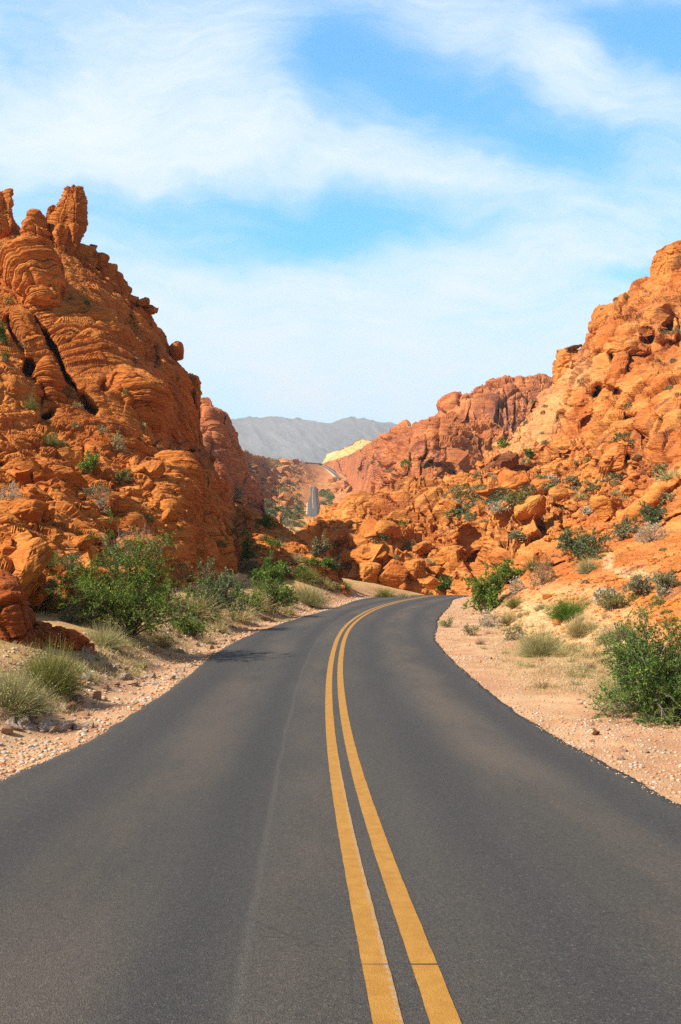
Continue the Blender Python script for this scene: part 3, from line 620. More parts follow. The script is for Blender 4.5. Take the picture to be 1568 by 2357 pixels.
rock('rock_rib', 70, 800, 66.5, 34, 92, 2.4, 'upper half of the knobbly rock rib left of the dark diagonal cleft', yaw=20, roll=-20, seed=307, sc=3.0, tilt=(.1, .3, 1), **{**B_, 'cat': 'rock rib', 'cr': .5})
rock('rock_rib', 122, 918, 60.5, 32, 88, 2.2, 'lower half of the knobbly rock rib left of the dark diagonal cleft', yaw=20, roll=-16, seed=308, sc=3.0, tilt=(.1, .3, 1), **{**B_, 'cat': 'rock rib', 'cr': .5})
rock('rock_bulge', 396, 1135, 59.5, 56, 84, 3.0, 'smooth slab of cliff with a bright sunlit front above the feathery roadside shrub', yaw=30, roll=-16, seed=309, sc=4.2, tilt=(-.1, .3, 1), **B_)
rock('rock_bulge', 455, 1255, 58.5, 64, 112, 3.0, 'swelling shaded cliff foot nearest the road at its sheer end', yaw=25, roll=-20, seed=310, sc=4.2, tilt=(-.1, .3, 1), **B_)
rock('rock_rib', 140, 1130, 47, 30, 98, 1.8, 'stepped sunlit rib of rock slanting down the lower left of the cliff', yaw=20, roll=-40, seed=311, sc=2.4, tilt=(.1, .3, 1), **{**B_, 'cat': 'rock rib', 'cr': .5})
rock('rock_bulge', 30, 1030, 50.5, 66, 40, 2.4, 'low banded knob of rock at the picture edge halfway up the cliff', yaw=20, roll=8, seed=312, sc=2.6, tilt=(-.2, .3, 1), **B_)
# the summit of the left cliff
rock('rock_pinnacle', 157, 512, 87, 30, 88, 1.6, 'tall square-topped sandstone pinnacle standing clear on the summit of the shaded cliff', 'rock pinnacle', n=110, e=12, yaw=42, roll=8, seed=5, amp=.46, sc=1.9, cuts=5, cr=.9, cutd=(.82, 1.1), taper=.22)
rock('rock_pillar', 134, 566, 84.5, 24, 58, 1.1, 'leaning rock pillar propped against the square-topped pinnacle', 'rock pillar', n=60, e=5, yaw=35, roll=11, seed=8, amp=.4, sc=1.8, cuts=2)
rock('rock_pillar', 168, 552, 84.5, 13, 36, .7, 'thin upright rock slab at the foot of the square-topped pinnacle', 'rock pillar', n=26, e=5, yaw=40, roll=6, seed=9, amp=.4, sc=1.4)
rock('rock_slab', 113, 512, 88, 13, 42, .9, 'narrow rock slab set back beside the square-topped pinnacle', 'rock slab', n=60, e=4, yaw=30, roll=4, seed=10, amp=.45, sc=1.6)
rock('rock_tower', 6, 497, 88, 40, 66, 2.0, 'broad blunt rock tower cut by the picture edge on the cliff summit', 'rock tower', n=110, e=7, yaw=30, roll=-7, seed=12, amp=.6, sc=2.2, cuts=3, cutd=(.85, 1.15), taper=.16)
rock('rounded_rock', 84, 507, 86, 18, 19, .8, 'small rounded knob balanced on a boulder beside the summit pinnacle', 'rock', n=26, e=3, yaw=20, seed=13, amp=.45, sc=1.2)
rock('boulder', 86, 545, 85, 29, 34, 1.2, 'rounded boulder carrying a small knob on the cliff summit', 'boulder', n=60, e=3, yaw=25, seed=14, amp=.5, sc=1.8)
rock('rounded_rock', 60, 518, 86, 10, 12, .5, 'tiny dark knob in the gap between summit tower and boulder', 'rock', n=26, e=3, seed=15, amp=.4, sc=.8)
blk = [(152,596,24,24),(182,586,22,22),(206,584,18,16),(213,572,11,9),(168,622,26,22),(200,612,22,20),(228,604,18,17),(246,622,16,15),(216,638,24,20),(250,646,22,17),(276,650,16,13),(186,650,26,20),(232,668,22,16),(266,668,22,15),(290,674,12,12),(262,686,20,12),(296,690,13,9),(150,560,14,20),(322,700,14,9),(345,712,12,9),(284,658,10,9)]
for k, (x, y, a, b) in enumerate(blk):
    rock('rock_block', x, y, 87 + .02 * (x - 150) + (y < 600) * .6, a, b, 1.1, 'squared rust-red block in the stepped jointed ledge below the summit pinnacle', 'rock block', 'jointed blocks below the summit pinnacle', n=26, e=6, yaw=28 + 9 * math.sin(k * 2.1), roll=12 + 6 * math.sin(k * 1.7), seed=40 + k, amp=.40, sc=1.3, cuts=2)
rock('rounded_rock', 408, 806, 90, 13, 14, .8, 'cube-like dark knob jutting from the sheer skyline of the shaded cliff', 'rock', n=26, e=5, yaw=20, roll=-8, seed=70, amp=.4, sc=1.2)
rock('rock_flake', 444, 888, 94, 14, 20, 1.2, 'uppermost of the cracked flakes on the sheer skyline of the shaded cliff', 'rock flake', n=26, e=4.5, yaw=30, seed=71, amp=.5, sc=1.4)
rock('rock_flake', 446, 925, 93, 12, 26, 1.2, 'middle one of the cracked flakes on the sheer skyline of the shaded cliff', 'rock flake', n=26, e=4.5, yaw=20, roll=-4, seed=72, amp=.5, sc=1.4)
rock('rock_flake', 440, 965, 91, 14, 34, 1.2, 'lowest and longest of the cracked flakes on the sheer edge of the shaded cliff', 'rock flake', n=26, e=4.5, yaw=25, roll=-6, seed=73, amp=.5, sc=1.4)
rock('boulder', 338, 1110, 53, 32, 38, 1.0, 'split boulder perched on the lit ledge below the bulging cliff', 'boulder', n=60, e=3.5, yaw=25, roll=-30, seed=74, amp=.5, sc=1.0)
rock('rock_slab', 288, 1170, 49, 36, 9, .9, 'flat pale slab lying on the cliff ledge below the split boulder', 'rock slab', n=26, e=5, yaw=20, roll=12, seed=75, amp=.3, sc=.8)
rock('rock_slab', 265, 1315, 33, 80, 12, 1.0, 'long flat lit slab just behind the crown of the green roadside tree', 'rock slab', n=60, e=4, yaw=12, roll=6, seed=76, amp=.35, sc=.9)
rock('rock_slab', 130, 1310, 30, 60, 20, .8, 'tilted slab in shade beneath the olive brush on the cliff foot', 'rock slab', n=60, e=4, yaw=-15, roll=16, seed=77, amp=.4, sc=.9)
rock('rock_slab', 40, 1245, 33, 85, 32, 1.3, 'thick banded slab jutting out at the foot of the cliff above the dark red outcrop', 'rock slab', n=60, e=4, yaw=10, roll=8, seed=78, amp=.45, sc=1.1, mat=M_block)
# near outcrop at the left edge
rock('rock_outcrop', -34, 1468, 19.5, 130, 128, 1.1, 'rough dark red rock outcrop at the left edge of the verge', 'rock outcrop', n=110, e=2.3, yaw=20, roll=34, seed=81, amp=.8, sc=.7, cuts=2, mat=M_red, cr=1.0)
rock('rock_outcrop', 128, 1506, 20.3, 84, 52, .7, 'smaller red rock shelf running down from the dark outcrop to the gravel', 'rock outcrop', n=60, e=3.2, yaw=20, roll=24, seed=82, amp=.7, sc=.5, cuts=2, mat=M_red)
# right-hand skyline and slope features
rock('rock_tower', 1558, 605, 143, 36, 42, 3.5, 'dark cap rock forming the highest corner of the sunlit hillside', 'rock tower', n=60, e=4, yaw=20, roll=-6, seed=90, amp=.5, sc=2.8, mat=M_boulder)
rock('rounded_rock', 1494, 650, 147, 11, 9, .8, 'little dark pointed knob on the skyline below the dark cap rock', 'rock', n=26, e=3, seed=91, amp=.4, sc=1.0, mat=M_dark)
rock('rock_buttress', 1338, 838, 159, 34, 46, 3.5, 'jutting corner of banded rock below the dark lip on the hillside skyline', 'rock buttress', n=60, e=5, yaw=35, roll=8, seed=89, amp=.6, sc=3.0, mat=M_right)
rock('rounded_rock', 1322, 800, 158, 18, 7, 1.6, 'dark overhanging lip of rock on the hillside skyline', 'rock', n=26, e=3.5, roll=-12, seed=92, amp=.5, sc=1.2, mat=M_dark)
rock('rock_slab', 1326, 1122, 96, 23, 26, .7, 'dark ribbed upright slab standing among shrubs on the sunlit hillside', 'rock slab', n=26, e=4, yaw=25, roll=-14, seed=93, amp=.4, sc=1.2, mat=M_dark)
rock('rock_slab', 1405, 1172, 68, 36, 38, 1.0, 'rough brown leaning rock in shade above the grey shrubs on the slope', 'rock slab', n=60, e=3.5, yaw=25, roll=-24, seed=94, amp=.5, sc=1.2, mat=M_boulder)
rock('rock_fin', 1430, 1050, 86, 12, 44, .8, 'thin upright fin of rock leaning against the smooth dome on the hillside', 'rock fin', n=60, e=3.5, yaw=20, roll=10, seed=95, amp=.5, sc=1.4, mat=M_boulder)
rock('rock_log', 1480, 1165, 60, 68, 17, .8, 'smooth log-shaped rib of rock slanting down the slope', 'rock rib', n=60, e=2.3, yaw=5, roll=-38, seed=96, amp=.3, sc=1.0, cuts=0, mat=M_boulder)
for k, (x, y, a, b, lab) in enumerate([(1140,1078,26,11,'blackened flat rock below the dark overhang on the hillside'),(1185,1083,18,9,'small blackened slab beside the larger blackened flat rock'),(1165,1062,24,14,'dark brown overhanging boulder in the middle of the hillside')]):
    rock('boulder', x, y, 118 - k, a, b, 1.2, lab, 'boulder', n=26, e=3.5, roll=-10, seed=100 + k, amp=.5, sc=1.2, mat=M_dark)
# roadside blocks behind the bend
for k, (x, y, d, a, b, lab) in enumerate([(850,1325,79,26,24,'hollowed boulder above the bend, nearest the road crest'),(905,1320,79,32,26,'angular boulder with a shaded face beside the hollowed boulder'),(952,1318,80,24,26,'large tilted flat-faced slab among the blocks above the bend'),(1030,1275,84,38,22,'big pale block leaning beside the cave on the slope'),(985,1340,76,26,14,'long low block at the verge behind the road crest'),
        (935,1285,87,18,16,'small cube-like block uphill of the tilted flat-faced slab'),(975,1262,92,26,16,'flat-topped block uphill of the pale leaning block'),(870,1275,95,20,18,'split block high above the hollowed boulder'),(1000,1312,80,20,12,'tilted wedge of rock between two slabs above the bend'),(820,1290,98,22,18,'pointed boulder at the valley end of the block field')]):
    rock('boulder', x, y, d, a, b, .9, lab, 'boulder', n=26, e=5, yaw=15 + 40 * math.sin(k * 3.3), roll=22 * math.sin(k * 1.9), seed=120 + k, amp=.35, sc=1.2, cuts=4, mat=M_boulder)
rock('rock_slab', 688, 1283, 61, 48, 11, .5, 'reddish slab tilted on the lit spur below the pale grass tuft', 'rock slab', n=26, e=4, yaw=10, roll=20, seed=140, amp=.4, sc=.7)
# far skyline knobs
rock('balanced_rock', 474, 934, 222, 14, 19, 1.4, 'horn-shaped rock balanced on top of the butte', 'rock', n=26, e=3, roll=-12, seed=150, amp=.4, sc=1.6, mat=M_far)
rock('rounded_rock', 1153, 891, 388, 11, 12, 1.6, 'rounder left one of two knobs on the purple-streaked mesa', 'rock', n=26, e=3.2, seed=151, amp=.8, sc=2.0, mat=M_far)
rock('rounded_rock', 1186, 891, 388, 12, 11, 1.8, 'smooth egg-like one of two knobs on the purple-streaked mesa', 'rock', n=26, e=3, seed=152, amp=.7, sc=2.0, mat=M_far)
print('bodies', round(time.time() - T0, 1))

# ---------------------------------------------------------------- rays onto the built terrain
bpy.context.view_layer.update()
DG = bpy.context.evaluated_depsgraph_get()
def hit(px, py):
    dv = Vector(((px - PX0) / F, 1.0, (HY - py) / F)).normalized()
    ok, loc, nor, idx, ob, mx = S.ray_cast(DG, Vector((0, 0, EYE)), dv)
    return (loc, nor, ob.name) if ok else (None, None, None)

# far road: asphalt strips draped on the valley floor
def far_strip(name, left, right, mat, lift, label=None, n=40):
    pl = np.array(left, float); pr = np.array(right, float)
    tt = np.linspace(0, 1, n)
    def along(a):
        s = np.concatenate([[0], np.cumsum(np.hypot(*np.diff(a, axis=0).T))]); s /= s[-1]
        return np.stack([np.interp(tt, s, a[:, 0]), np.interp(tt, s, a[:, 1])], -1)
    A, B = along(pl), along(pr); rows = []
    for (ax, ay), (bx, by) in zip(A, B):
        h1, h2 = hit(.7 * ax + .3 * bx, .7 * ay + .3 * by), hit(.3 * ax + .7 * bx, .3 * ay + .7 * by)
        ds = [h[0].y for h in (h1, h2) if h[0] is not None and h[2] in ('valley',)]
        d = np.mean(ds) if ds else np.nan
        rows.append([ax, ay, bx, by, d])
    rows = np.array(rows); dd = rows[:, 4]; okm = ~np.isnan(dd)
    if okm.sum() < 3: print('far strip failed', name); return
    dd = np.interp(tt, tt[okm], dd[okm])
    dd = np.polyval(np.polyfit(tt, np.log(dd), 3), tt); dd = np.exp(dd)
    k = .994 - .0006 * lift
    W = np.stack([U(rows[:, 0] * (1 - w) + rows[:, 2] * w, rows[:, 1] * (1 - w) + rows[:, 3] * w, dd * k) for w in np.linspace(0, 1, 5)], 1)
    low = W.copy(); 
    V = np.concatenate([W[:, :1] - np.array([0, 0, 1.2]), W, W[:, -1:] - np.array([0, 0, 1.2])], 1)
    uv = np.stack([np.repeat(np.linspace(-3, 3, V.shape[1])[None], n, 0).ravel(), np.repeat(dd[:, None], V.shape[1], 1).ravel()], -1)
    return link(name, mesh(name, V.reshape(-1, 3), gridfaces(*V.shape[:2]), mat, True, None, uv))
t = NT('far_asphalt'); p = t.pos()
t.principled(t.mix(t.noise(p, .6, 4, .6), (.085, .082, .080), (.11, .105, .10)), .8, None, .2); M_fasph = t.m
t = NT('far_shoulder'); t.principled(t.mix(t.noise(t.pos(), .8, 4, .6), (.50, .34, .22), (.58, .42, .30)), .9, None, .1); M_fsh = t.m
t = NT('far_paint'); t.principled((.55, .30, .06), .8, None, .2); M_fpaint = t.m
for nm, wl, wr, mt, lf in (('road_shoulder', -.08, .07, M_fsh, 0), ('road', 0, 0, M_fasph, 3), ('road_marking', .46, .46, M_fpaint, 6)):
    segA = ([(704,1222),(706,1198),(708,1170),(708,1145),(710,1130),(715,1119)], [(737,1222),(735,1198),(734,1170),(731,1148),(729,1135),(728,1120)])
    segB = ([(729,1067),(740,1072),(754,1081),(768,1092),(776,1101)], [(737,1066),(752,1072),(770,1082),(786,1094),(797,1102)])
    for L_, R_ in (segA, segB):
        La, Ra = np.array(L_, float), np.array(R_, float); w = Ra - La
        if nm == 'road_marking': a, b = La + w * .47, La + w * .53
        else: a, b = La + w * wl, Ra + w * wr
        o = far_strip(nm, a, b, mt, lf)
        if o: tag(o, None, None, None, 'structure')
bpy.context.view_layer.update(); DG = bpy.context.evaluated_depsgraph_get()
# ---------------------------------------------------------------- plants
def leaf_mat(name, cols, trans=.25, rough=.7):
    t = NT(name)
    r = t.rnd(); a = t.attr('tone')
    c = t.mix(t.ramp(a, 0, 1), cols[0], cols[1])
    if len(cols) > 2: c = t.mix(t.ramp(a, .72, .98), c, cols[2])
    hs = t.n('ShaderNodeHueSaturation'); t.l(c, hs.inputs['Color'])
    t.l(t.math('ADD', .85, t.math('MULTIPLY', r, .3)), hs.inputs['Value'])
    x = t.n('ShaderNodeBsdfPrincipled'); t.l(hs.outputs[0], x.inputs['Base Color']); x.inputs['Roughness'].default_value = rough; x.inputs['Specular IOR Level'].default_value = .2
    y = t.n('ShaderNodeBsdfTranslucent'); t.l(hs.outputs[0], y.inputs['Color'])
    m = t.n('ShaderNodeMixShader'); m.inputs[0].default_value = trans
    t.l(x.outputs[0], m.inputs[1]); t.l(y.outputs[0], m.inputs[2]); t.l(m.outputs[0], t.out.inputs[0])
    return t.m
M_green = leaf_mat('green_leaf', ((.080, .160, .014), (.205, .325, .038), (.40, .41, .09)))
M_dkgreen = leaf_mat('dark_green_leaf', ((.045, .115, .013), (.110, .215, .026), (.26, .32, .05)))
M_olive = leaf_mat('olive_leaf', ((.12, .14, .030), (.26, .265, .07), (.44, .36, .11)))
M_grey = leaf_mat('grey_green_leaf', ((.16, .16, .065), (.31, .30, .145), (.46, .42, .24)))
M_feather = leaf_mat('bluish_green_leaf', ((.08, .125, .04), (.19, .25, .10), (.30, .33, .15)))
M_straw = leaf_mat('straw_stem', ((.32, .25, .10), (.56, .45, .20), (.68, .58, .32)), .2)
M_brush = leaf_mat('pale_brush_stem', ((.28, .26, .09), (.50, .46, .21), (.62, .56, .32)), .2)
M_pale = leaf_mat('pale_brittle_leaf', ((.34, .29, .19), (.54, .49, .35), (.68, .63, .50)), .2)
M_brown = leaf_mat('dry_brown_stem', ((.20, .12, .05), (.40, .26, .11), (.52, .38, .2)), .2)
t = NT('grey_bark'); t.principled(t.mix(t.noise(t.obj(), 30, 3), (.17, .13, .10), (.34, .29, .24)), .9); M_bark = t.m
t = NT('dark_bark'); t.principled(t.mix(t.noise(t.obj(), 30, 3), (.07, .05, .035), (.16, .12, .09)), .9); M_dbark = t.m
t = NT('dead_twig'); t.principled(t.mix(t.noise(t.obj(), 20, 3), (.34, .29, .25), (.55, .50, .45)), .9); M_dead = t.m

def nrmz(a): return a / (np.linalg.norm(a, axis=-1, keepdims=True) + 1e-9)
def tubes(A, B, ra, rb):
    """three-sided tapering sticks from A to B"""
    d = nrmz(B - A); up = np.where(np.abs(d[:, 2:3]) > .9, np.array([[1., 0, 0]]), np.array([[0, 0, 1.]]))
    x = nrmz(np.cross(d, up)); y = np.cross(d, x); V = []
    for k in range(3):
        c, s = math.cos(k * 2.094), math.sin(k * 2.094); o = x * c + y * s
        V += [A + o * ra[:, None], B + o * rb[:, None]]
    V = np.stack(V, 1); n = len(A); b = (np.arange(n) * 6)[:, None]
    Fq = np.concatenate([b + np.array([[0, 2, 3, 1]]), b + np.array([[2, 4, 5, 3]]), b + np.array([[4, 0, 1, 5]])])
    return V.reshape(-1, 3), Fq
def leaves(C, size, rg, along=None, el=1.8):
    n = len(C); d = nrmz(rg.normal(size=(n, 3)) + (0 if along is None else along * 1.2)); q = nrmz(np.cross(d, rg.normal(size=(n, 3))))
    s = (size * rg.uniform(.6, 1.3, n))[:, None]
    V = np.stack([C - d * s * .2, C + q * s * .5 + d * s * el * .45, C + d * s * el, C - q * s * .5 + d * s * el * .45], 1)
    Fq = (np.arange(n) * 4)[:, None] + np.arange(4)[None]
    return V.reshape(-1, 3), Fq
def blades(A, D, L, w, rg, droop=.4, seg=3):
    """thin arching blades growing from A along D"""
    n = len(A); side = nrmz(np.cross(D, rg.normal(size=(n, 3)))); rows = []
    for k in range(seg + 1):
        f = k / seg
        c = A + D * (L * f)[:, None] - np.array([0, 0, 1.]) * (droop * L * f * f)[:, None]
        ww = (w * (1 - .8 * f))[:, None]; rows += [c - side * ww, c + side * ww]
    V = np.stack(rows, 1); m = 2 * (seg + 1); b = (np.arange(n) * m)[:, None]
    Fq = np.concatenate([b + np.array([[2 * k, 2 * k + 1, 2 * k + 3, 2 * k + 2]]) for k in range(seg)])
    return V.reshape(-1, 3), Fq
def tone(n, per, rg, base=None):
    a = rg.uniform(0, 1, n) if base is None else np.clip(base + rg.normal(0, .2, n), 0, 1)
    return np.repeat(a, per)

def shrub(seed, W, H, stems=14, leafn=9000, ls=.022, upright=.5, twl=.16, low=.05, lean=(0, 0), clump=.05, bare=.45, crown=.0):
    """woody desert shrub or small tree: stems > branches > twigs clothed in small leaves; returns (sticks, leaves)"""
    rg = np.random.default_rng(seed); A, B, R0, R1 = [], [], [], []; tips = []
    for s in range(stems):
        az = s * 2.399 + rg.normal(0, .3); cz = rg.uniform(low, 1); sz = math.sqrt(max(0, 1 - cz * cz)); r_ = rg.uniform(.45, 1) ** .5 * rg.uniform(.85, 1.1)
        tgt = np.array([math.cos(az) * W * .5 * sz * r_ + lean[0], math.sin(az) * W * .42 * sz * r_ + lean[1], H * (crown + (1 - crown) * cz) * r_])
        nn = 7; f = np.linspace(0, 1, nn)[:, None]
        mid = tgt * np.array([.36, .36, .42]) + np.array([0, 0, H * (.10 + .22 * upright) * sz])
        pts = (1 - f) ** 2 * 0 + 2 * f * (1 - f) * mid + f * f * tgt + rg.normal(0, .018 * H, (nn, 3)) * f
        r = np.linspace(.012, .003, nn) * (H ** .8) * 1.1
        A += list(pts[:-1]); B += list(pts[1:]); R0 += list(r[:-1]); R1 += list(r[1:])
        for i in range(2, nn):
            for b in range(3):
                d = nrmz(nrmz(pts[i] - pts[i - 1]) * .7 + rg.normal(0, .75, 3) + np.array([0, 0, .15 + .4 * upright]))
                L = .24 * min(W, H * 1.3) * rg.uniform(.5, 1.1) * (1.15 - .08 * i)
                q0 = pts[i]; q1 = q0 + d * L * .55 + rg.normal(0, .02, 3); q2 = q1 + nrmz(d + rg.normal(0, .4, 3) + np.array([0, 0, .1])) * L * .5
                for a_, b_ in ((q0, q1), (q1, q2)):
                    A.append(a_); B.append(b_); R0.append(.0045 * H ** .6); R1.append(.0025 * H ** .6)
                tips.append((q1, q2, 1.0)); tips.append((q0, q1, bare))
                for w in range(4):
                    g = q1 + (q2 - q1) * rg.uniform(0, 1); e = g + nrmz(d * .8 + rg.normal(0, .8, 3) + np.array([0, 0, .25])) * twl * H ** .3 * rg.uniform(.5, 1.2)
                    A.append(g); B.append(e); R0.append(.0022); R1.append(.0012); tips.append((g, e, 1.3))
    A, B = np.array(A), np.array(B)
    kz = np.minimum(A[:, 2], B[:, 2]) > -.02
    st = tubes(A[kz], B[kz], np.array(R0)[kz], np.array(R1)[kz])
    q0 = np.array([a for a, b, w in tips]); q1 = np.array([b for a, b, w in tips]); wt = np.array([w for a, b, w in tips]) * np.linalg.norm(q1 - q0, axis=1)
    ix = rg.choice(len(tips), leafn, p=wt / wt.sum()); f = rg.uniform(0, 1.05, leafn)[:, None]
    C = q0[ix] * (1 - f) + q1[ix] * f + rg.normal(0, clump * .5, (leafn, 3)) * .5
    C[:, 2] = np.maximum(C[:, 2], .02)
    cl = rg.uniform(0, 1, len(tips))[ix] * .7 + .15
    lv = leaves(C, ls, rg, nrmz(q1 - q0)[ix])
    return st, lv, tone(leafn, 4, rg, cl)

def dome(seed, W, H, n=900, w=.004, droop=.12, spread=1.0, seed_heads=0):
    """rounded clump of fine stems fanning from one crown"""
    rg = np.random.default_rng(seed)
    az = rg.uniform(0, 6.283, n); el = np.arccos(rg.uniform(.08, 1, n)) * spread
    D = np.stack([np.sin(el) * np.cos(az), np.sin(el) * np.sin(az), np.cos(el)], -1) + rg.normal(0, .08, (n, 3)); D = nrmz(D)
    L = 1 / np.sqrt((D[:, 0] ** 2 + D[:, 1] ** 2) / (W * .5) ** 2 + D[:, 2] ** 2 / H ** 2) * rg.uniform(.62, 1.08, n) * (1 + droop * .5)
    A = np.stack([rg.normal(0, W * .09, n), rg.normal(0, W * .09, n), np.full(n, -.02)], -1)
    V, Fq = blades(A, D, L, np.full(n, w), rg, droop); tn = tone(n, 8, rg)
    if seed_heads:
        m = rg.choice(n, seed_heads); C = A[m] + D[m] * (L[m] * rg.uniform(.8, 1.0, seed_heads))[:, None] - np.array([0, 0, 1]) * (droop * L[m] * .8)[:, None]
        v2, f2 = leaves(C, w * 3.2, rg); Fq = np.concatenate([Fq, f2 + len(V)]); V = np.concatenate([V, v2]); tn = np.concatenate([tn, np.repeat(rg.uniform(.6, 1, seed_heads), 4)])
    return V, Fq, tn

def rosettes(seed, W, H, n=260, per=9, ls=.03):
    """brittle cushion bush: leaf rosettes packed over a low dome"""
    rg = np.random.default_rng(seed)
    az = rg.uniform(0, 6.283, n); cz = rg.uniform(-.05, 1, n); sr = np.sqrt(1 - np.clip(cz, 0, 1) ** 2)
    D = np.stack([sr * np.cos(az), sr * np.sin(az), cz], -1); rr = rg.uniform(.72, 1.05, n)[:, None] * (1 + .12 * np.sin(az * 3 + seed))[:, None]
    C = D * np.array([W * .5, W * .5, H]) * rr; C[:, 2] = np.maximum(C[:, 2], .02)
    CC = np.repeat(C, per, 0) + rg.normal(0, ls * .6, (n * per, 3)); V, Fq = leaves(CC, ls, rg, np.repeat(D, per, 0) * .6, 1.3)
    tn = np.repeat(np.clip(rg.uniform(0, 1, n), 0, 1), per * 4)
    st = tubes(np.zeros_like(C[::2]) + rg.normal(0, .02, C[::2].shape), C[::2], np.full(len(C[::2]), .004), np.full(len(C[::2]), .0015))
    return st, (V, Fq), tn

def bare_twigs(seed, W, H):
    rg = np.random.default_rng(seed); A, B, R = [], [], []
    def grow(p, d, L, r, lev):
        for k in range(3):
            q = p + d * L / 3; A.append(p); B.append(q); R.append(r * (1 - .2 * k)); d = nrmz(d + rg.normal(0, .28, 3)); p = q
            if lev: 
                for _ in range(2): grow(p, nrmz(d + rg.normal(0, .6, 3)), L * .5, r * .55, lev - 1)
    for s in range(5): grow(np.array([0, 0, 0.]), nrmz(np.array([rg.normal(0, .6), rg.normal(0, .4), 1])), H * .62, .010, 2)
    A, B, R = np.array(A), np.array(B), np.array(R); s = max(1e-3, np.abs(B[:, 0]).max()); A[:, 0] *= W * .5 / s; B[:, 0] *= W * .5 / s
    return tubes(A, B, R, R * .7)

def plant(name, px, py, wpx, hpx, kind, label, cat, mat, seed, group=None, bark=None, d=None, **kw):
    """plant rooted where the ray through (px, py) meets the terrain, at the size it shows there"""
    if d is None:
        loc, nor, nm = hit(px, py)
        if loc is None: print('no ground', label); return None
    else: loc = Vector(U(px, py, d))
    k = loc.y / F; W, H = wpx * k, hpx * k; base = loc - Vector((0, 0, .03))
    pxm = k * 2.3                                   # one rendered pixel at this distance
    if kind == 'shrub':
        st, lv, tn = shrub(seed, W, H, ls=max(kw.pop('ls', .02), pxm * .95), **kw)
        root = bpy.data.objects.new(name, None); COL.objects.link(root); root.location = base
        link('branches', mesh('branches', *st, bark or M_bark, False), root)
        link('foliage', mesh('foliage', *lv, mat, False, {'tone': tn}), root)
    elif kind == 'dome':
        V, Fq, tn = dome(seed, W, H, w=max(kw.pop('w', .003), pxm * .16), **kw)
        root = link(name, mesh(name, V, Fq, mat, False, {'tone': tn}), None, base)
    elif kind == 'rosette':
        st, lv, tn = rosettes(seed, W, H, ls=max(kw.pop('ls', .025), pxm * .7), **kw)
        root = bpy.data.objects.new(name, None); COL.objects.link(root); root.location = base
        link('branches', mesh('branches', *st, bark or M_bark, False), root)
        link('foliage', mesh('foliage', *lv, mat, False, {'tone': tn}), root)
    else:
        root = link(name, mesh(name, *bare_twigs(seed, W, H), mat, False), None, base)
    return tag(root, label, cat, group)

P_ = plant
# ---- left verge and cliff
P_('mesquite_tree', 300, 1468, 430, 235, 'shrub', 'wide bright green roadside tree with dark forked trunk, the biggest plant below the cliff', 'tree', M_green, 201, bark=M_dbark, stems=34, leafn=40000, upright=.3, low=.04, twl=.2, crown=.16)
P_('brush', 20, 1632, 190, 120, 'dome', 'pale straw-coloured brush cut by the picture edge on the stony verge', 'brush', M_brush, 202, n=4200, w=.0035, seed_heads=2600, droop=.1)
P_('brush', 112, 1590, 160, 138, 'dome', 'spiky olive-brown brush beside the dark red outcrop on the verge', 'brush', M_olive, 203, n=4200, w=.0035, seed_heads=2200, droop=.02)
P_('creosote_bush', 492, 1428, 150, 135, 'shrub', 'feathery grey-green shrub just past the big roadside tree', 'bush', M_feather, 204, stems=24, leafn=14000, upright=1.0, low=.1)
P_('creosote_bush', 432, 1462, 80, 60, 'shrub', 'low bright green bush at the gravel edge under the big tree', 'bush', M_green, 205, stems=12, leafn=4000, upright=.4)
P_('creosote_bush', 625, 1408, 130, 85, 'shrub', 'low bush with long green sprays reaching toward the road', 'bush', M_green, 206, stems=14, leafn=6000, upright=.3, low=.3)
P_('brush', 590, 1400, 90, 60, 'dome', 'golden dry brush under the long green sprays', 'brush', M_straw, 207, n=1200, seed_heads=500)
P_('brush', 708, 1390, 105, 62, 'dome', 'pale grey-green rounded brush on the verge before the bend', 'brush', M_brush, 208, n=2000, droop=.15)
P_('brush', 655, 1388, 60, 45, 'dome', 'shaded olive brush tucked behind the pale rounded brush', 'brush', M_olive, 209, n=900)
P_('brush', 702, 1335, 80, 45, 'dome', 'olive rounded brush above the pale one on the red spur', 'brush', M_olive, 210, n=1200)
P_('creosote_bush', 715, 1300, 60, 22, 'shrub', 'small vivid green bush on the spur above the olive brush', 'bush', M_green, 211, stems=8, leafn=1200, upright=.3)
P_('grass_tuft', 683, 1292, 46, 36, 'dome', 'pale straw grass tuft standing bright against the shaded spur', 'grass tuft', M_straw, 212, n=500, droop=.3)
P_('creosote_bush', 622, 1352, 95, 85, 'shrub', 'dark green bush in the shadow of the cliff foot', 'bush', M_dkgreen, 213, stems=16, leafn=6000)
P_('creosote_bush', 738, 1285, 44, 60, 'shrub', 'blue-grey shrub on the shadowed crest of the spur', 'bush', M_grey, 214, stems=10, leafn=2400)
P_('creosote_bush', 752, 1312, 44, 40, 'shrub', 'dark green shrub just downhill of the blue-grey one on the spur crest', 'bush', M_dkgreen, 215, stems=10, leafn=1800)
P_('creosote_bush', 612, 1215, 40, 34, 'shrub', 'dark bush on the shaded skyline of the spur near the valley floor', 'bush', M_dkgreen, 216, stems=9, leafn=1600)
P_('creosote_bush', 570, 1290, 36, 60, 'shrub', 'green bush in the shaded cleft at the cliff corner', 'bush', M_dkgreen, 217, stems=10, leafn=2200)
P_('grass_tuft', 648, 1248, 34, 26, 'dome', 'small yellowish tuft catching light on the dark spur', 'grass tuft', M_straw, 218, n=260)
P_('brush', 112, 1302, 90, 48, 'dome', 'olive green brush on the rock ledge left of the big tree', 'brush', M_olive, 219, n=1500)
P_('sage_bush', 165, 1312, 52, 42, 'rosette', 'blue-grey sage beside the olive brush on the ledge', 'bush', M_grey, 220, n=200)
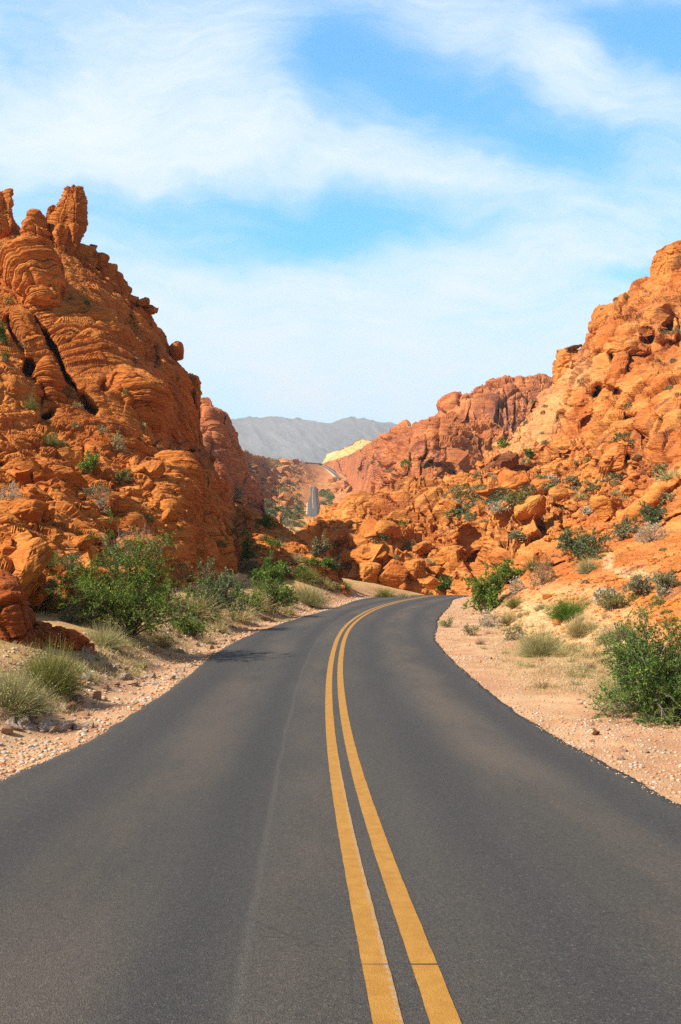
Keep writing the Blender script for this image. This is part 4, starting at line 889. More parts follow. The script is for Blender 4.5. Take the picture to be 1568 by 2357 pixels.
P_('grass_tuft', 48, 1255, 56, 40, 'dome', 'spiky golden grass tuft on the banded slab at the cliff foot', 'grass tuft', M_straw, 221, n=420, droop=.3)
P_('sage_bush', 120, 1372, 50, 40, 'rosette', 'dusky grey bush in the gap behind the dark red outcrop', 'bush', M_grey, 222, n=160)
P_('sage_bush', 145, 1405, 80, 46, 'rosette', 'pale grey cushion bush left of the big tree trunk', 'bush', M_pale, 223, n=320)
P_('sage_bush', 175, 1432, 76, 40, 'rosette', 'grey-tan cushion bush in front of the pale one by the tree', 'bush', M_grey, 224, n=260)
P_('sage_bush', 100, 1392, 46, 28, 'rosette', 'small bluish cushion bush at the back of the dark red outcrop', 'bush', M_grey, 225, n=140)
P_('brush', 240, 1486, 140, 72, 'dome', 'pale green grassy brush at the foot of the big tree', 'brush', M_brush, 226, n=1400)
P_('brush', 455, 1416, 150, 88, 'dome', 'golden dry grass clump between the big tree and the feathery shrub', 'brush', M_straw, 227, n=1400, droop=.25)
P_('brush', 545, 1424, 110, 66, 'dome', 'pale dry grass clump at the right foot of the feathery shrub', 'brush', M_straw, 228, n=900, droop=.2)
P_('creosote_bush', 205, 1092, 56, 52, 'shrub', 'bright green sapling growing out of the cliff ledge', 'bush', M_green, 229, stems=9, leafn=2200, upright=.8, low=.2)
P_('sage_bush', 225, 1148, 84, 36, 'rosette', 'olive-grey bush on the ledge below the bright green sapling', 'bush', M_grey, 230, n=300)
P_('creosote_bush', 282, 1118, 68, 40, 'shrub', 'twiggy grey bush beside the split boulder on the cliff', 'bush', M_olive, 231, stems=12, leafn=1600, upright=.8)
P_('sage_bush', 272, 1038, 38, 44, 'rosette', 'yellow-green bush under the lowest cliff bulge', 'bush', M_brush, 232, n=160)
P_('brush', 115, 1022, 56, 48, 'dome', 'olive brush in the cleft at half height of the cliff', 'brush', M_olive, 233, n=600)
P_('brush', 70, 942, 34, 72, 'dome', 'tall green growth filling the dark cliff cleft', 'brush', M_olive, 234, n=700)
P_('creosote_bush', 4, 790, 26, 50, 'shrub', 'green bush high on the cliff at the picture edge', 'bush', M_dkgreen, 235, stems=9, leafn=1500)
P_('sage_bush', 28, 1148, 50, 40, 'rosette', 'pale spotted bush low on the left flank of the cliff', 'bush', M_pale, 236, n=180)
P_('sage_bush', 235, 1178, 40, 34, 'rosette', 'small pale tuft-like bush beside the flat slab on the ledge', 'bush', M_pale, 237, n=140)
for k, (x, y, w, h, mt) in enumerate([(34,540,24,14,M_olive),(22,700,20,18,M_olive),(55,800,22,16,M_grey),(165,915,22,22,M_olive),(235,1000,30,24,M_grey),(310,832,16,12,M_grey),(290,905,14,10,M_olive),(328,985,16,16,M_brush),(180,940,24,16,M_grey),(150,1030,22,14,M_olive),(12,830,16,22,M_dkgreen),(345,1200,20,18,M_olive),(60,1085,26,20,M_grey),(510,1260,26,18,M_olive),(200,700,14,8,M_olive),(175,985,20,14,M_grey)]):
    P_('cliff_shrub', x, y, w, h, 'rosette', 'tiny shrub rooted in a crack of the left cliff face', 'shrub', mt, 260 + k, group='tiny shrubs on the cliff face', n=60)
P_('brush', 365, 1484, 100, 46, 'dome', 'low straw-yellow grass clump under the right edge of the big tree', 'brush', M_straw, 338, n=900, droop=.2)
P_('brush', 150, 1530, 70, 40, 'dome', 'yellowish grass clump at the gravel edge below the red rock shelf', 'brush', M_straw, 339, n=700, droop=.2)
P_('creosote_bush', 560, 1404, 90, 62, 'shrub', 'low yellow-green bush between the feathery shrub and the long green sprays', 'bush', M_green, 341, stems=12, leafn=3600, upright=.6)
P_('brush', 405, 1440, 80, 52, 'dome', 'greenish grass clump just behind the low bright green bush at the gravel edge', 'brush', M_brush, 342, n=900, droop=.15)
P_('sage_bush', 385, 1400, 84, 58, 'rosette', 'grey-green leafy bush between the big tree and the golden dry grass', 'bush', M_grey, 343, n=320)
P_('brush', 660, 1412, 60, 34, 'dome', 'straw grass clump at the road edge below the pale rounded brush', 'brush', M_straw, 344, n=600)
P_('brush', 505, 1452, 60, 36, 'dome', 'short straw grass clump on the stones below the feathery shrub', 'brush', M_straw, 345, n=600)
P_('brush', 1172, 1432, 62, 42, 'dome', 'straw brush on the sandy bank between the bend and the spiky dark brush', 'brush', M_straw, 346, n=900)
P_('brush', 1402, 1478, 86, 50, 'dome', 'pale yellow-green brush on the sandy bank beside the dry brown weeds', 'brush', M_brush, 347, n=1200)
P_('brush', 1300, 1512, 70, 38, 'dome', 'low straw grass clump at the right foot of the big grey-green brush', 'brush', M_straw, 348, n=900)
P_('brush', 1185, 1395, 54, 40, 'dome', 'olive brush on the pale bank just above the bend', 'brush', M_olive, 349, n=700)
P_('dead_bush', 262, 1300, 130, 95, 'twigs', 'bare silvery dead bush rising behind the big green tree', 'dead bush', M_dead, 281)
P_('dead_bush', 330, 1290, 110, 110, 'twigs', 'leafless pale branches poking above the crown of the big green tree', 'dead bush', M_dead, 282)
P_('dead_bush', 205, 1520, 50, 44, 'twigs', 'small bare grey twigs on the gravel below the outcrop', 'dead bush', M_dead, 283)
P_('sage_bush', 415, 1330, 60, 40, 'rosette', 'grey leafy bush at the shaded cliff foot behind the feathery shrub', 'bush', M_grey, 284, n=220)
# ---- right verge and slope
P_('creosote_bush', 1500, 1658, 250, 265, 'shrub', 'large dense dark green bush at the right edge of the gravel shoulder', 'bush', M_dkgreen, 301, stems=52, leafn=46000, ls=.018, upright=.6, low=0, twl=.2)
P_('creosote_bush', 1120, 1412, 100, 118, 'shrub', 'rounded bright green bush at the inside of the bend', 'bush', M_green, 302, stems=20, leafn=12000, upright=.7)
P_('creosote_bush', 1165, 1345, 70, 62, 'shrub', 'spreading green bush on the slope right behind the bush inside the bend', 'bush', M_green, 303, stems=14, leafn=4500, upright=.9)
P_('brush', 1250, 1508, 130, 88, 'dome', 'big grey-green rounded brush on the dry bank right of the road', 'brush', M_brush, 304, n=3200, w=.003)
P_('brush', 1335, 1458, 78, 58, 'dome', 'yellow-green rounded brush just behind the big grey-green one', 'brush', M_straw, 305, n=1600)
P_('brush', 1312, 1424, 122, 62, 'dome', 'dark green spiky brush on the bare slope above the yellow-green brush', 'brush', M_dkgreen, 306, n=2200, droop=.0)
P_('creosote_bush', 1335, 1290, 165, 75, 'shrub', 'wide olive-green shrub spread along the slope crest', 'bush', M_feather, 307, stems=22, leafn=9000, upright=.7)
P_('brush', 1354, 1316, 66, 52, 'dome', 'pale straw-coloured ball of brush in front of the wide olive shrub', 'brush', M_brush, 308, n=1300)
P_('brush', 1228, 1308, 46, 48, 'dome', 'brownish olive brush at the lower end of the wide olive shrub', 'brush', M_olive, 309, n=700)
P_('brittlebush', 1500, 1245, 84, 44, 'rosette', 'whitish flowering cushion bush high on the right bank', 'bush', M_pale, 310, n=420)
P_('creosote_bush', 1438, 1238, 76, 44, 'shrub', 'grey-green sprawling shrub left of the whitish cushion bush', 'bush', M_grey, 311, stems=14, leafn=3500)
P_('creosote_bush', 1500, 1212, 100, 50, 'shrub', 'feathery green shrub behind the whitish cushion bush', 'bush', M_feather, 312, stems=16, leafn=4500, upright=1.0)
P_('sage_bush', 1250, 1345, 60, 70, 'rosette', 'brownish grey leafy bush on the pale bank above the bend', 'bush', M_grey, 313, n=320)
P_('creosote_bush', 1470, 1372, 64, 58, 'shrub', 'thin blue-grey shrub on the bank above the large dark green bush', 'bush', M_grey, 314, stems=14, leafn=2600, upright=.9)
P_('creosote_bush', 1528, 1362, 74, 50, 'shrub', 'grey shrub by the picture edge above the large dark green bush', 'bush', M_grey, 315, stems=14, leafn=2800, upright=.8)
P_('creosote_bush', 1412, 1402, 70, 50, 'shrub', 'sparse olive shrub with bare stems above the dry brown weeds', 'bush', M_olive, 316, stems=12, leafn=1700, upright=.9)
P_('sage_bush', 1128, 1442, 58, 42, 'rosette', 'pale sage cushion at the foot of the bush inside the bend', 'bush', M_pale, 317, n=220)
P_('sage_bush', 1186, 1474, 54, 36, 'rosette', 'greyish cushion bush between the bend and the big grey-green brush', 'bush', M_grey, 318, n=200)
P_('sage_bush', 1190, 1362, 40, 36, 'rosette', 'whitish bush on the bank behind the rounded bright green bush', 'bush', M_pale, 319, n=160)
P_('brush', 1430, 1470, 80, 60, 'dome', 'dry brown weeds behind the large dark green bush', 'brush', M_brown, 320, n=800, droop=.1)
P_('brush', 1210, 1315, 20, 30, 'dome', 'slim olive tuft beside the brownish olive brush', 'brush', M_olive, 321, n=260)
P_('fallen_branch', 1082, 1462, 80, 26, 'shrub', 'fallen leafy branch lying on the gravel inside the bend', 'branch', M_olive, 322, stems=8, leafn=320, upright=0, low=.6)
P_('fallen_branch', 1028, 1444, 50, 22, 'shrub', 'smaller green branch lying closer to the asphalt inside the bend', 'branch', M_green, 323, stems=6, leafn=260, upright=.2, low=.5)
P_('creosote_bush', 1022, 1368, 66, 42, 'shrub', 'low dark green bush behind the road at the outside of the bend', 'bush', M_dkgreen, 324, stems=14, leafn=4200, upright=.4)
P_('brush', 885, 1374, 60, 28, 'dome', 'yellow-green grass clump behind the road crest', 'brush', M_olive, 325, n=700)
P_('brush', 930, 1374, 50, 16, 'dome', 'pale dry grass clump behind the road crest', 'brush', M_straw, 326, n=400)
P_('brush', 790, 1352, 46, 22, 'dome', 'dull olive brush beyond the tip of the red spur', 'brush', M_olive, 327, n=500)
P_('brush', 760, 1070 + 290, 30, 26, 'dome', 'dark brush at the very tip of the red spur', 'brush', M_olive, 328, n=300)
P_('creosote_bush', 1160, 1032, 34, 22, 'shrub', 'bright green bush on the pale shoulder high on the hillside', 'bush', M_green, 329, stems=8, leafn=900)
P_('creosote_bush', 1217, 1052, 26, 20, 'shrub', 'round green bush beside the dark overhang on the hillside', 'bush', M_dkgreen, 330, stems=8, leafn=800)
P_('sage_bush', 1238, 1195, 26, 14, 'rosette', 'small grey bush growing in the mouth of the arched hollow', 'bush', M_grey, 331, n=90)
print('plants', round(time.time() - T0, 1))

# ---- small shrubs dotted over the slopes: six kinds copied
protos = []
for k, mt in enumerate((M_grey, M_olive, M_feather, M_brush, M_pale, M_dkgreen, M_grey, M_straw)):
    st, (V, Fq), tn = rosettes(400 + k, 1.0, .62, n=110, per=8, ls=.062)
    if k in (3, 7): V, Fq, tn = dome(410 + k, 1.0, .7, n=260, w=.012, droop=.2)
    protos.append(mesh('slope_shrub', V, Fq, mt, False, {'tone': tn}))
rg = np.random.default_rng(77)
def scatter_shrubs(n, boxes, group, label, size, names, kinds):
    made, tries = 0, 0
    while made < n and tries < n * 12:
        tries += 1
        x0, y0, x1, y1 = boxes[rg.integers(len(boxes))]
        loc, nor, nm = hit(rg.uniform(x0, x1), rg.uniform(y0, y1))
        if loc is None or nm not in names or nor.z < .28: continue
        o = link('slope_shrub', protos[kinds[rg.integers(len(kinds))]], None, loc - Vector((0, 0, .05)))
        s = rg.uniform(*size) * (1 if rg.uniform() < .8 else 1.5); o.scale = (s, s, s * rg.uniform(.6, 1.0)); o.rotation_euler = (0, 0, rg.uniform(0, 6.28))
        tag(o, label, 'shrub', group); made += 1
scatter_shrubs(95, [(1060,1060,1400,1200),(1100,1090,1540,1180),(1060,1100,1300,1160),(1000,1130,1250,1240)], 'shrubs on the middle of the hillside', 'small grey or olive shrub dotted among rocks across the middle of the sunlit hillside', (.6, 1.5), ('hillside',), (0, 0, 1, 2, 3, 4, 3, 6))
scatter_shrubs(34, [(780,1180,1060,1370),(700,1220,900,1330)], 'shrubs on the block slope', 'small shrub between fallen blocks on the slope above the road bend', (.5, 1.2), ('hillside',), (0, 1, 2, 5, 6, 3))
scatter_shrubs(24, [(1100,900,1560,1060),(1300,640,1560,900)], 'shrubs on the upper cliffs', 'tiny shrub clinging to the upper cliffs of the sunlit hillside', (.6, 1.3), ('hillside',), (0, 1, 3, 2))
scatter_shrubs(26, [(1180,1240,1560,1450)], 'shrubs on the near bank', 'low shrub on the bare orange bank above the gravel shoulder', (.25, .6), ('hillside',), (0, 1, 3, 4, 7))
scatter_shrubs(80, [(560,1130,698,1215),(590,1170,698,1218),(742,1130,765,1180)], 'shrubs on the valley floor', 'distant grey-green shrub on the valley floor beside the far road', (2.2, 4.5), ('valley',), (0, 1, 2, 2, 3, 5))
scatter_shrubs(30, [(560,1060,690,1135),(755,1108,800,1135)], 'shrubs on the far red hills', 'speck of shrub on the red hills by the far road', (2.0, 4.0), ('valley',), (0, 1, 5))
scatter_shrubs(14, [(480,1130,620,1180),(760,1060,1000,1120)], 'shrubs below the butte and ridge', 'small dark shrub at the foot of the butte or the ridge', (1.5, 2.6), ('butte', 'ridge'), (0, 1, 5))
scatter_shrubs(22, [(560,1180,780,1380)], 'shrubs on the red spur', 'small shrub on the red spur below the shaded cliff', (.4, 1.0), ('slope',), (0, 1, 3, 5, 7))
weeds = [mesh('dry_weed', *dome(450 + k, 1.0, .8, n=240, w=.010, droop=.15, seed_heads=120)[:2], (M_straw, M_brown, M_brush, M_straw)[k], False, {'tone': dome(450 + k, 1.0, .8, n=240, w=.010, droop=.15, seed_heads=120)[2]}) for k in range(4)]
def scatter_weeds(n, boxes, group, label, size):
    made, tries = 0, 0
    while made < n and tries < n * 12:
        tries += 1; x0, y0, x1, y1 = boxes[rg.integers(len(boxes))]
        loc, nor, nm = hit(rg.uniform(x0, x1), rg.uniform(y0, y1))
        if loc is None or nm not in ('ground', 'hillside', 'cliff', 'slope'): continue
        o = link('dry_weed', weeds[rg.integers(4)], None, loc - Vector((0, 0, .02))); s = rg.uniform(*size)
        o.scale = (s, s, s * rg.uniform(.7, 1.2)); o.rotation_euler = (0, 0, rg.uniform(0, 6.28)); tag(o, label, 'weed', group); made += 1
scatter_weeds(70, [(150,1440,560,1510),(440,1385,700,1440),(0,1590,160,1640),(140,1480,340,1570)], 'dry weeds on the left verge', 'small dry golden weed among the stones of the left verge', (.16, .42))
scatter_weeds(110, [(1100,1380,1420,1540),(1220,1500,1560,1590),(1380,1540,1568,1640)], 'dry weeds on the right bank', 'small dry golden weed at the foot of the sandy right bank', (.16, .48))
print('slope shrubs', round(time.time() - T0, 1))

# ---------------------------------------------------------------- loose rocks
stones = []
for k in range(14):
    V, Fc = body(12, 1, rg.uniform(.7, 1.1), rg.uniform(.5, .8), 2.8 + 2 * rg.uniform(), 500 + k, rg.uniform(0, 90), rg.uniform(-20, 20), (k * 9.0, 3, 5), 1.1, (.1, .2, 1), .30, 10, 1.0, (.42, .85))
    stones.append((V, Fc))
bmesh_ = [mesh('boulder', V, Fc, M_boulder, False) for V, Fc in stones]
t = NT('verge_stone'); r = t.n('ShaderNodeValToRGB'); t.l(t.rnd(), r.inputs[0]); e = r.color_ramp.elements
e[0].color = (.46, .20, .09, 1); e[1].color = (.62, .52, .40, 1)
for q, cc in ((.25, (.60, .41, .25, 1)), (.45, (.42, .35, .29, 1)), (.6, (.58, .50, .42, 1)), (.8, (.52, .30, .16, 1))): e.new(q).color = cc
t.principled(t.mix(t.ramp(t.noise(t.obj(), 3, 5, .7), .35, .7), r.outputs[0], (.30, .20, .14)), .92, t.bump(t.noise(t.obj(), 6, 5, .7), .2, .6), .12); M_stone = t.m
smesh = [mesh('stone', V, Fc, M_stone, False) for V, Fc in stones]
def scatter_rocks(name, n, boxes, group, label, cat, size, names, meshes, sink=.25, exp=2.2):
    made, tries = 0, 0
    while made < n and tries < n * 10:
        tries += 1
        x0, y0, x1, y1 = boxes[rg.integers(len(boxes))]
        loc, nor, nm = hit(rg.uniform(x0, x1), rg.uniform(y0, y1))
        if loc is None or nm not in names or nor.z < .15: continue
        s = size[0] + (size[1] - size[0]) * rg.uniform() ** exp
        o = link(name, meshes[rg.integers(len(meshes))], None, loc + Vector((0, 0, s * (.3 - sink))))
        o.scale = (s, s, s); o.rotation_euler = (rg.uniform(-.5, .5), rg.uniform(-.5, .5), rg.uniform(0, 6.28))
        tag(o, label, cat, group); made += 1
scatter_rocks('boulder', 85, [(780,1200,1060,1375),(800,1280,1050,1372),(700,1210,900,1300)], 'boulders above the bend', 'loose angular orange boulder in the block field above the road bend', 'boulder', (.35, 1.7), ('hillside',), bmesh_)
scatter_rocks('boulder', 50, [(1060,1050,1500,1200),(1000,1100,1300,1180)], 'boulders on the middle of the hillside', 'loose orange boulder among shrubs on the middle of the sunlit hillside', 'boulder', (.4, 1.6), ('hillside',), bmesh_)
scatter_rocks('rock', 26, [(1180,1240,1568,1440)], 'rocks on the near bank', 'small orange rock on the bare bank above the gravel shoulder', 'rock', (.06, .28), ('hillside',), bmesh_)
scatter_rocks('rock', 60, [(20,1050,400,1330)], 'rocks at the cliff foot', 'rust-coloured rock fallen among the plants at the cliff foot', 'rock', (.15, .9), ('cliff',), [mesh('boulder', V, Fc, M_block, False) for V, Fc in stones])
scatter_rocks('rock', 24, [(560,1260,780,1385)], 'rocks on the red spur', 'rock lying on the red spur before the bend', 'rock', (.15, .5), ('slope',), [mesh('boulder', V, Fc, M_block, False) for V, Fc in stones])
scatter_rocks('boulder', 70, [(540,1060,690,1200),(765,1105,800,1135)], 'boulders on the far red hills', 'far-off red boulder on the hills beside the far road', 'boulder', (1.5, 5.0), ('valley',), [mesh('boulder', V, Fc, M_valley, False) for V, Fc in stones])
scatter_rocks('stone', 230, [(0,1560,220,1690),(180,1480,420,1600),(380,1440,540,1510),(0,1600,160,1680)], 'stones on the left verge', 'pale or rusty stone among the rubble of the left verge', 'stone', (.035, .16), ('ground',), smesh, .2)
scatter_rocks('stone', 60, [(1060,1440,1400,1560),(1300,1560,1568,1750),(1250,1580,1500,1700)], 'stones on the right shoulder', 'small pale stone on the right gravel shoulder', 'stone', (.02, .055), ('ground', 'hillside'), smesh, .2)
loc, nor, nm = hit(1373, 1692)
o = link('stone', mesh('stone', *stones[3], M_dark), None, loc + Vector((0, 0, .03))); o.scale = (.06, .06, .06); tag(o, 'single dark stone lying alone on the smooth sand of the right shoulder', 'stone')
print('rocks', round(time.time() - T0, 1))

# gravel: thousands of pebbles, one object
t = NT('pebble'); r = t.n('ShaderNodeValToRGB'); t.l(t.attr('tone'), r.inputs[0]); e = r.color_ramp.elements
e[0].color = (.48, .19, .07, 1); e[1].color = (.60, .50, .40, 1)
for q, cc in ((.25, (.56, .32, .16, 1)), (.5, (.40, .30, .22, 1)), (.6, (.58, .41, .26, 1)), (.85, (.42, .37, .33, 1))): e.new(q).color = cc
t.principled(r.outputs[0], .92, None, .12); M_peb = t.m
V0, F0 = CS[3]
base = [V0[:, :] * (1 + .35 * vn(V0 * 1.3 + 7 * k, k)[:, None]) * np.array([1, .8, .55]) for k in range(6)]
def pebbles(name, n, label_kind):
    Y = np.exp(rg.uniform(math.log(5), math.log(62), n)); left = rg.uniform(size=n) < .45
    tl = rg.uniform(-.022, 1, n); tl = np.sign(tl) * np.abs(tl) ** 1.1 * np.where(left, 2.6, 3.4)
    X = np.where(left, XL(Y) - tl, XR(Y) + tl)
    P = np.stack([X, Y, X * 0], -1)
    keep = rg.uniform(size=n) < np.where(left, .35, .2) + .8 * sstep(-.15, .45, fbm(P / 1.7, 3, 91) + np.where(left, sstep(.4, 1.2, tl) * .4, 0))
    X, Y = X[keep], Y[keep]; n = len(X); Z = np.where(tl[keep] < .03, ZR(Y) + .027, ground_z(X, Y))
    s = np.where(tl[keep] < .03, .5, 1.0) * (.005 + .016 * rg.uniform(size=n) ** 3) * (1 + Y / 40) * np.where(left[keep], 1.5, 1.0)
    Vs, Fs = [], []; nb = len(V0)
    a = rg.uniform(0, 6.28, n); ca, sa = np.cos(a), np.sin(a)
    bi = rg.integers(0, 6, n); B = np.stack(base)[bi] * s[:, None, None]
    Vx = B[..., 0] * ca[:, None] - B[..., 1] * sa[:, None] + X[:, None]; Vy = B[..., 0] * sa[:, None] + B[..., 1] * ca[:, None] + Y[:, None]
    Vz = B[..., 2] + (Z + s * .2)[:, None]
    V = np.stack([Vx, Vy, Vz], -1).reshape(-1, 3); Fq = (F0[None] + (np.arange(n) * nb)[:, None, None]).reshape(-1, 4)
    return tag(link(name, mesh(name, V, Fq, M_peb, True, {'tone': np.repeat(rg.uniform(size=n), nb)})), 'pebbles and grit strewn along both road shoulders', None, None, 'stuff')
pebbles('gravel', 40000, None)

# rubble on the slopes, one object
def rubble(name, n, boxes, names, size, mat, label):
    Vs, Fs, c = [], [], 0
    for _ in range(n):
        x0, y0, x1, y1 = boxes[rg.integers(len(boxes))]
        loc, nor, nm = hit(rg.uniform(x0, x1), rg.uniform(y0, y1))
        if loc is None or nm not in names or nor.z < .3: continue
        s = size[0] + (size[1] - size[0]) * rg.uniform() ** 2.5
        b = base[rg.integers(6)] * s * np.array([1, 1, 1.3]); a = rg.uniform(0, 6.28)
        M = np.array(Matrix.Rotation(a, 3, 'Z') @ Matrix.Rotation(rg.uniform(-.6, .6), 3, 'X'))
        Vs.append(b @ M.T + np.array(loc)); Fs.append(F0 + c); c += len(b)
    return tag(link(name, mesh(name, np.concatenate(Vs), np.concatenate(Fs), mat, False)), label, None, None, 'stuff')
rubble('rubble', 2600, [(780,1200,1060,1375),(1060,1050,1500,1240)], ('hillside',), (.08, .5), M_right, 'small broken rock scattered over the sunlit hillside')
rubble('rubble', 900, [(1100,1260,1568,1560)], ('hillside',), (.015, .11), M_right, 'chips of rock on the sandy bank above the gravel shoulder')
rubble('rubble', 900, [(0,1050,480,1400),(560,1220,790,1390)], ('cliff', 'slope'), (.05, .3), M_left, 'small broken rock at the foot of the shaded cliff')

# dry grass: fine straw blades on both banks, one object
def drygrass(name, n):
    Y = np.exp(rg.uniform(math.log(9), math.log(60), n)); left = rg.uniform(size=n) < .5
    tl = np.where(left, rg.uniform(1.1, 4.5, n), rg.uniform(2.2, 6.5, n))
    X = np.where(left, XL(Y) - tl, XR(Y) + tl); P = np.stack([X, Y, X * 0], -1)
    dens = fbm(P / 1.3, 3, 95) + .35 * sstep(.5, 2.0, tl - np.where(left, 1.1, 2.2)); keep = dens > .22
    X, Y = X[keep], Y[keep]; n = len(X); A = np.stack([X, Y, ground_z(X, Y) - .01], -1)
    D = nrmz(rg.normal(0, .45, (n, 3)) * np.array([1, 1, 0]) + np.array([0, 0, 1])); L = rg.uniform(.05, .20, n)
    V, Fq = blades(A, D, L, .0016 + Y * .00012, rg, .35, 2)
    return tag(link(name, mesh(name, V, Fq, M_straw, False, {'tone': np.repeat(rg.uniform(size=n), 6)})), 'short dry yellow grass on the banks beside the shoulders', None, None, 'stuff')
drygrass('dry_grass', 60000)
def bankgrass(name, n, boxes, label='thin golden grass over the foot of the right bank'):
    A = []
    for _ in range(n):
        x0, y0, x1, y1 = boxes[rg.integers(len(boxes))]; loc, nor, nm = hit(rg.uniform(x0, x1), rg.uniform(y0, y1))
        if loc is None or nm not in ('hillside', 'ground', 'cliff', 'slope'): continue
        c = np.array(loc) + np.concatenate([rg.normal(0, .12, (14, 2)), np.zeros((14, 1)) - .04], 1); A.append(c)
    A = np.concatenate(A); n = len(A); D = nrmz(rg.normal(0, .5, (n, 3)) * np.array([1, 1, 0]) + np.array([0, 0, 1]))
    V, Fq = blades(A, D, rg.uniform(.06, .24, n), .0016 + A[:, 1] * .00012, rg, .35, 2)
    return tag(link(name, mesh(name, V, Fq, M_straw, False, {'tone': np.repeat(rg.uniform(size=n), 6)})), label, None, None, 'stuff')
bankgrass('dry_grass', 2600, [(1130,1420,1420,1560),(1200,1480,1568,1600),(1380,1560,1568,1620)])
bankgrass('dry_grass', 1500, [(170,1440,560,1500),(480,1385,660,1430),(0,1590,140,1640),(150,1470,330,1560)], 'golden dry grass among the stones of the left verge')
print('stuff', round(time.time() - T0, 1))
# ---------------------------------------------------------------- air
haze = bpy.data.meshes.new('haze')
hx0, hx1, hy0, hy1, hz0, hz1 = -9500, 9500, -400, 9200, -17, 690
hv = [(x, y, z) for x in (hx0, hx1) for y in (hy0, hy1) for z in (hz0, hz1)]
haze.from_pydata(hv, [], [(0, 1, 3, 2), (4, 6, 7, 5), (0, 4, 5, 1), (2, 3, 7, 6), (0, 2, 6, 4), (1, 5, 7, 3)])
hm = bpy.data.materials.new('thin_air'); hm.use_nodes = True; hm.node_tree.nodes.clear()
ho = hm.node_tree.nodes.new('ShaderNodeOutputMaterial'); hp = hm.node_tree.nodes.new('ShaderNodeVolumePrincipled')
hp.inputs['Color'].default_value = (.86, .90, .95, 1); hp.inputs['Density'].default_value = HAZE = 1.45e-4
hp.inputs['Anisotropy'].default_value = 0.0
hm.node_tree.links.new(hp.outputs[0], ho.inputs['Volume']); haze.materials.append(hm)
tag(link('haze', haze), 'thin pale desert haze', None, None, 'stuff')

# ---------------------------------------------------------------- sun and sky
sl = bpy.data.lights.new('sun', 'SUN'); sl.energy = 5.0; sl.angle = math.radians(.53); sl.color = (1.0, .92, .80)
so = bpy.data.objects.new('sun', sl); COL.objects.link(so); so.rotation_euler = SUN.to_track_quat('Z', 'Y').to_euler(); so.location = SUN * 60

w = bpy.data.worlds.new('World'); S.world = w; w.use_nodes = True
nt = w.node_tree; nt.nodes.clear()
class W_(NT):
    def __init__(s): s.t = nt
t = W_()
sky = t.n('ShaderNodeTexSky'); sky.sky_type = 'NISHITA'; sky.sun_disc = False
sky.sun_elevation = math.asin(SUN.z); sky.sun_rotation = math.atan2(SUN.x, SUN.y); sky.air_density = 1.0; sky.dust_density = .6; sky.ozone_density = 1.6
dirv = t.n('ShaderNodeTexCoord').outputs['Generated']
sp = t.n('ShaderNodeSeparateXYZ'); t.l(dirv, sp.inputs[0])
yy = t.math('MAXIMUM', t.math('ABSOLUTE', sp.outputs[1]), .15)
az = t.math('DIVIDE', sp.outputs[0], yy); el = t.math('DIVIDE', sp.outputs[2], yy)      # tangents of bearing and of height above the horizon
cb = t.n('ShaderNodeCombineXYZ'); t.l(az, cb.inputs[0]); t.l(el, cb.inputs[1]); q = cb.outputs[0]
# domain warp, then streaky cirrus
wn = t.n('ShaderNodeTexNoise'); t.l(q, wn.inputs['Vector']); wn.inputs['Scale'].default_value = 5.0; wn.inputs['Detail'].default_value = 5
wv = t.n('ShaderNodeVectorMath', operation='SUBTRACT'); t.l(wn.outputs['Color'], wv.inputs[0]); wv.inputs[1].default_value = (.5, .5, .5)
ws = t.n('ShaderNodeVectorMath', operation='SCALE'); t.l(wv.outputs[0], ws.inputs[0]); ws.inputs['Scale'].default_value = .16
qa = t.n('ShaderNodeVectorMath', operation='ADD'); t.l(q, qa.inputs[0]); t.l(ws.outputs[0], qa.inputs[1]); qw = qa.outputs[0]
n1 = t.noise(t.mapv(qw, (3.2, 8.5, 1), (0, 0, math.radians(-14))), 1.0, 6, .58)
n2 = t.noise(t.mapv(qw, (9, 26, 1), (0, 0, math.radians(16))), 1.0, 6, .62)
n3 = t.noise(qw, 22, 5, .65)
n4 = t.noise(t.mapv(qw, (14, 70, 1), (0, 0, math.radians(9))), 1.0, 7, .65)
cov = t.math('ADD', t.math('MULTIPLY', n1, .44), t.math('ADD', t.math('MULTIPLY', n2, .28), t.math('ADD', t.math('MULTIPLY', n3, .06), t.math('MULTIPLY', n4, .22))))
def blob(x, y, rx, ry, rot, amp):
    """a bank of cirrus (amp > 0) or a clear gap (amp < 0) at a bearing and height in the sky"""
    global cov
    m = t.n('ShaderNodeMapping'); m.vector_type = 'TEXTURE'; t.l(qw, m.inputs[0])
    m.inputs['Location'].default_value = ((x - PX0) / F, (HY - y) / F, 0); m.inputs['Rotation'].default_value = (0, 0, math.radians(rot)); m.inputs['Scale'].default_value = (rx / F, ry / F, 1)
    sp2 = t.n('ShaderNodeSeparateXYZ'); t.l(m.outputs[0], sp2.inputs[0])
    r2 = t.math('ADD', t.math('MULTIPLY', sp2.outputs[0], sp2.outputs[0]), t.math('MULTIPLY', sp2.outputs[1], sp2.outputs[1]))
    cov = t.math('ADD', cov, t.math('MULTIPLY', t.math('POWER', 2.718, t.math('MULTIPLY', r2, -1)), amp))
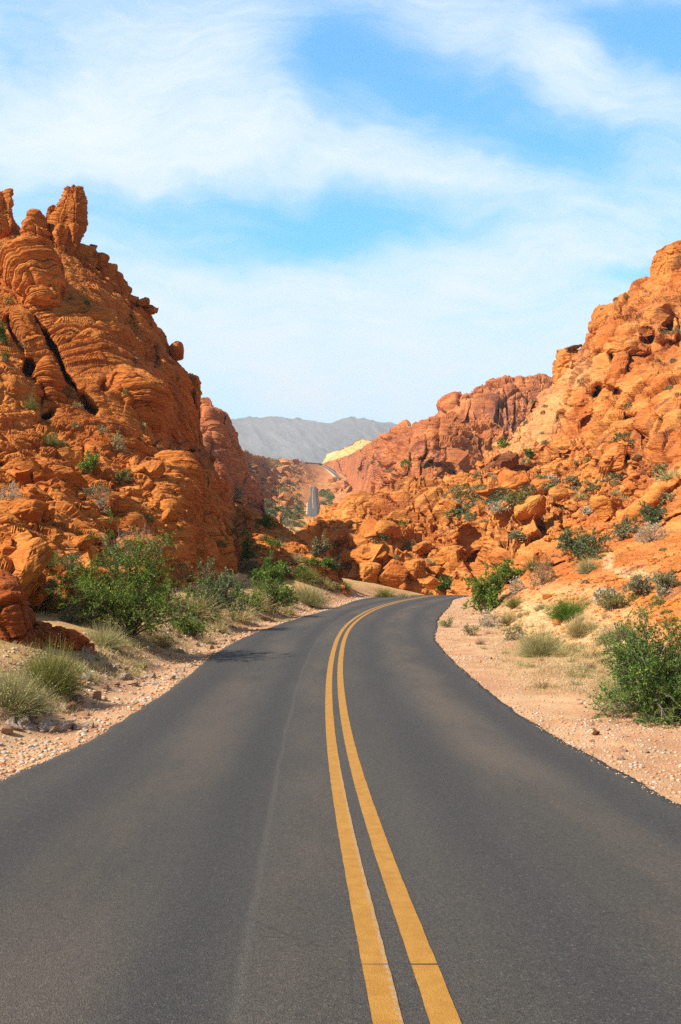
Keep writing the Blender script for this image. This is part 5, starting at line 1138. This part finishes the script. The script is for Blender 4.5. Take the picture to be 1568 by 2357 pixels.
for b in [(300,330,520,190,0,.20),(420,130,330,130,20,.10),(60,60,110,120,30,-.10),(760,150,120,130,-40,-.30),(1080,235,300,90,-18,-.34),(1150,60,330,70,-20,.08),(1330,330,160,60,10,-.14),(1500,30,210,70,-25,-.30),(1420,160,200,70,-12,.08),
          (560,480,520,60,0,-.30),(640,560,350,52,8,-.26),(860,400,420,60,-6,.14),(1150,560,420,90,10,.10),(1480,630,110,26,14,-.24),(1290,690,230,30,14,-.06),(900,760,900,150,0,.20),(1000,900,900,90,0,.10),(300,690,260,70,12,.08),(860,40,160,70,0,-.10)]:
    blob(*b)
fac = t.ramp(cov, .20, .84)
fac = t.math('ADD', t.math('MULTIPLY', fac, .88), .08)
fwd = t.ramp(sp.outputs[1], .50, .80)
fac = t.math('MULTIPLY', fac, t.math('ADD', .05, t.math('MULTIPLY', fwd, .95)))      # cloud thinned out of view, so the unseen sky fills the shadows less
blue = t.mix(fwd, sky.outputs[0], t.mix(1.0, sky.outputs[0], (.36, 2.55, 3.35), 'MULTIPLY'))
hz = t.ramp(el, .02, .30, 1, 0)
blue = t.mix(t.math('MULTIPLY', t.math('MULTIPLY', hz, fwd), .45), blue, (7.0, 10.6, 11.9))
skyc = t.mix(fac, blue, (9.6, 10.6, 11.3))
bg = t.n('ShaderNodeBackground'); t.l(skyc, bg.inputs[0]); bg.inputs[1].default_value = .059
wo = t.n('ShaderNodeOutputWorld'); t.l(bg.outputs[0], wo.inputs[0])

# ---------------------------------------------------------------- camera
cd = bpy.data.cameras.new('camera'); cam = bpy.data.objects.new('camera', cd); COL.objects.link(cam)
cam.location = (0, 0, EYE); cam.rotation_euler = (math.radians(90), 0, 0)
cd.sensor_fit = 'VERTICAL'; cd.sensor_height = 36.0; cd.sensor_width = 24.0; cd.lens = 36.0 * F / 2357.0
cd.shift_y = (HY - 1178.5) / 2357.0; cd.clip_start = .1; cd.clip_end = 40000
S.camera = cam
S.view_settings.view_transform = 'Standard'; S.view_settings.look = 'None'; S.view_settings.exposure = .78; S.view_settings.gamma = 1
S.cycles.max_bounces = 6; S.cycles.diffuse_bounces = 2; S.cycles.volume_bounces = 0; S.cycles.transparent_max_bounces = 6
S.cycles.use_denoising = False; S.cycles.sample_clamp_direct = 4.0; S.cycles.sample_clamp_indirect = 3.0
print('done', round(time.time() - T0, 1))
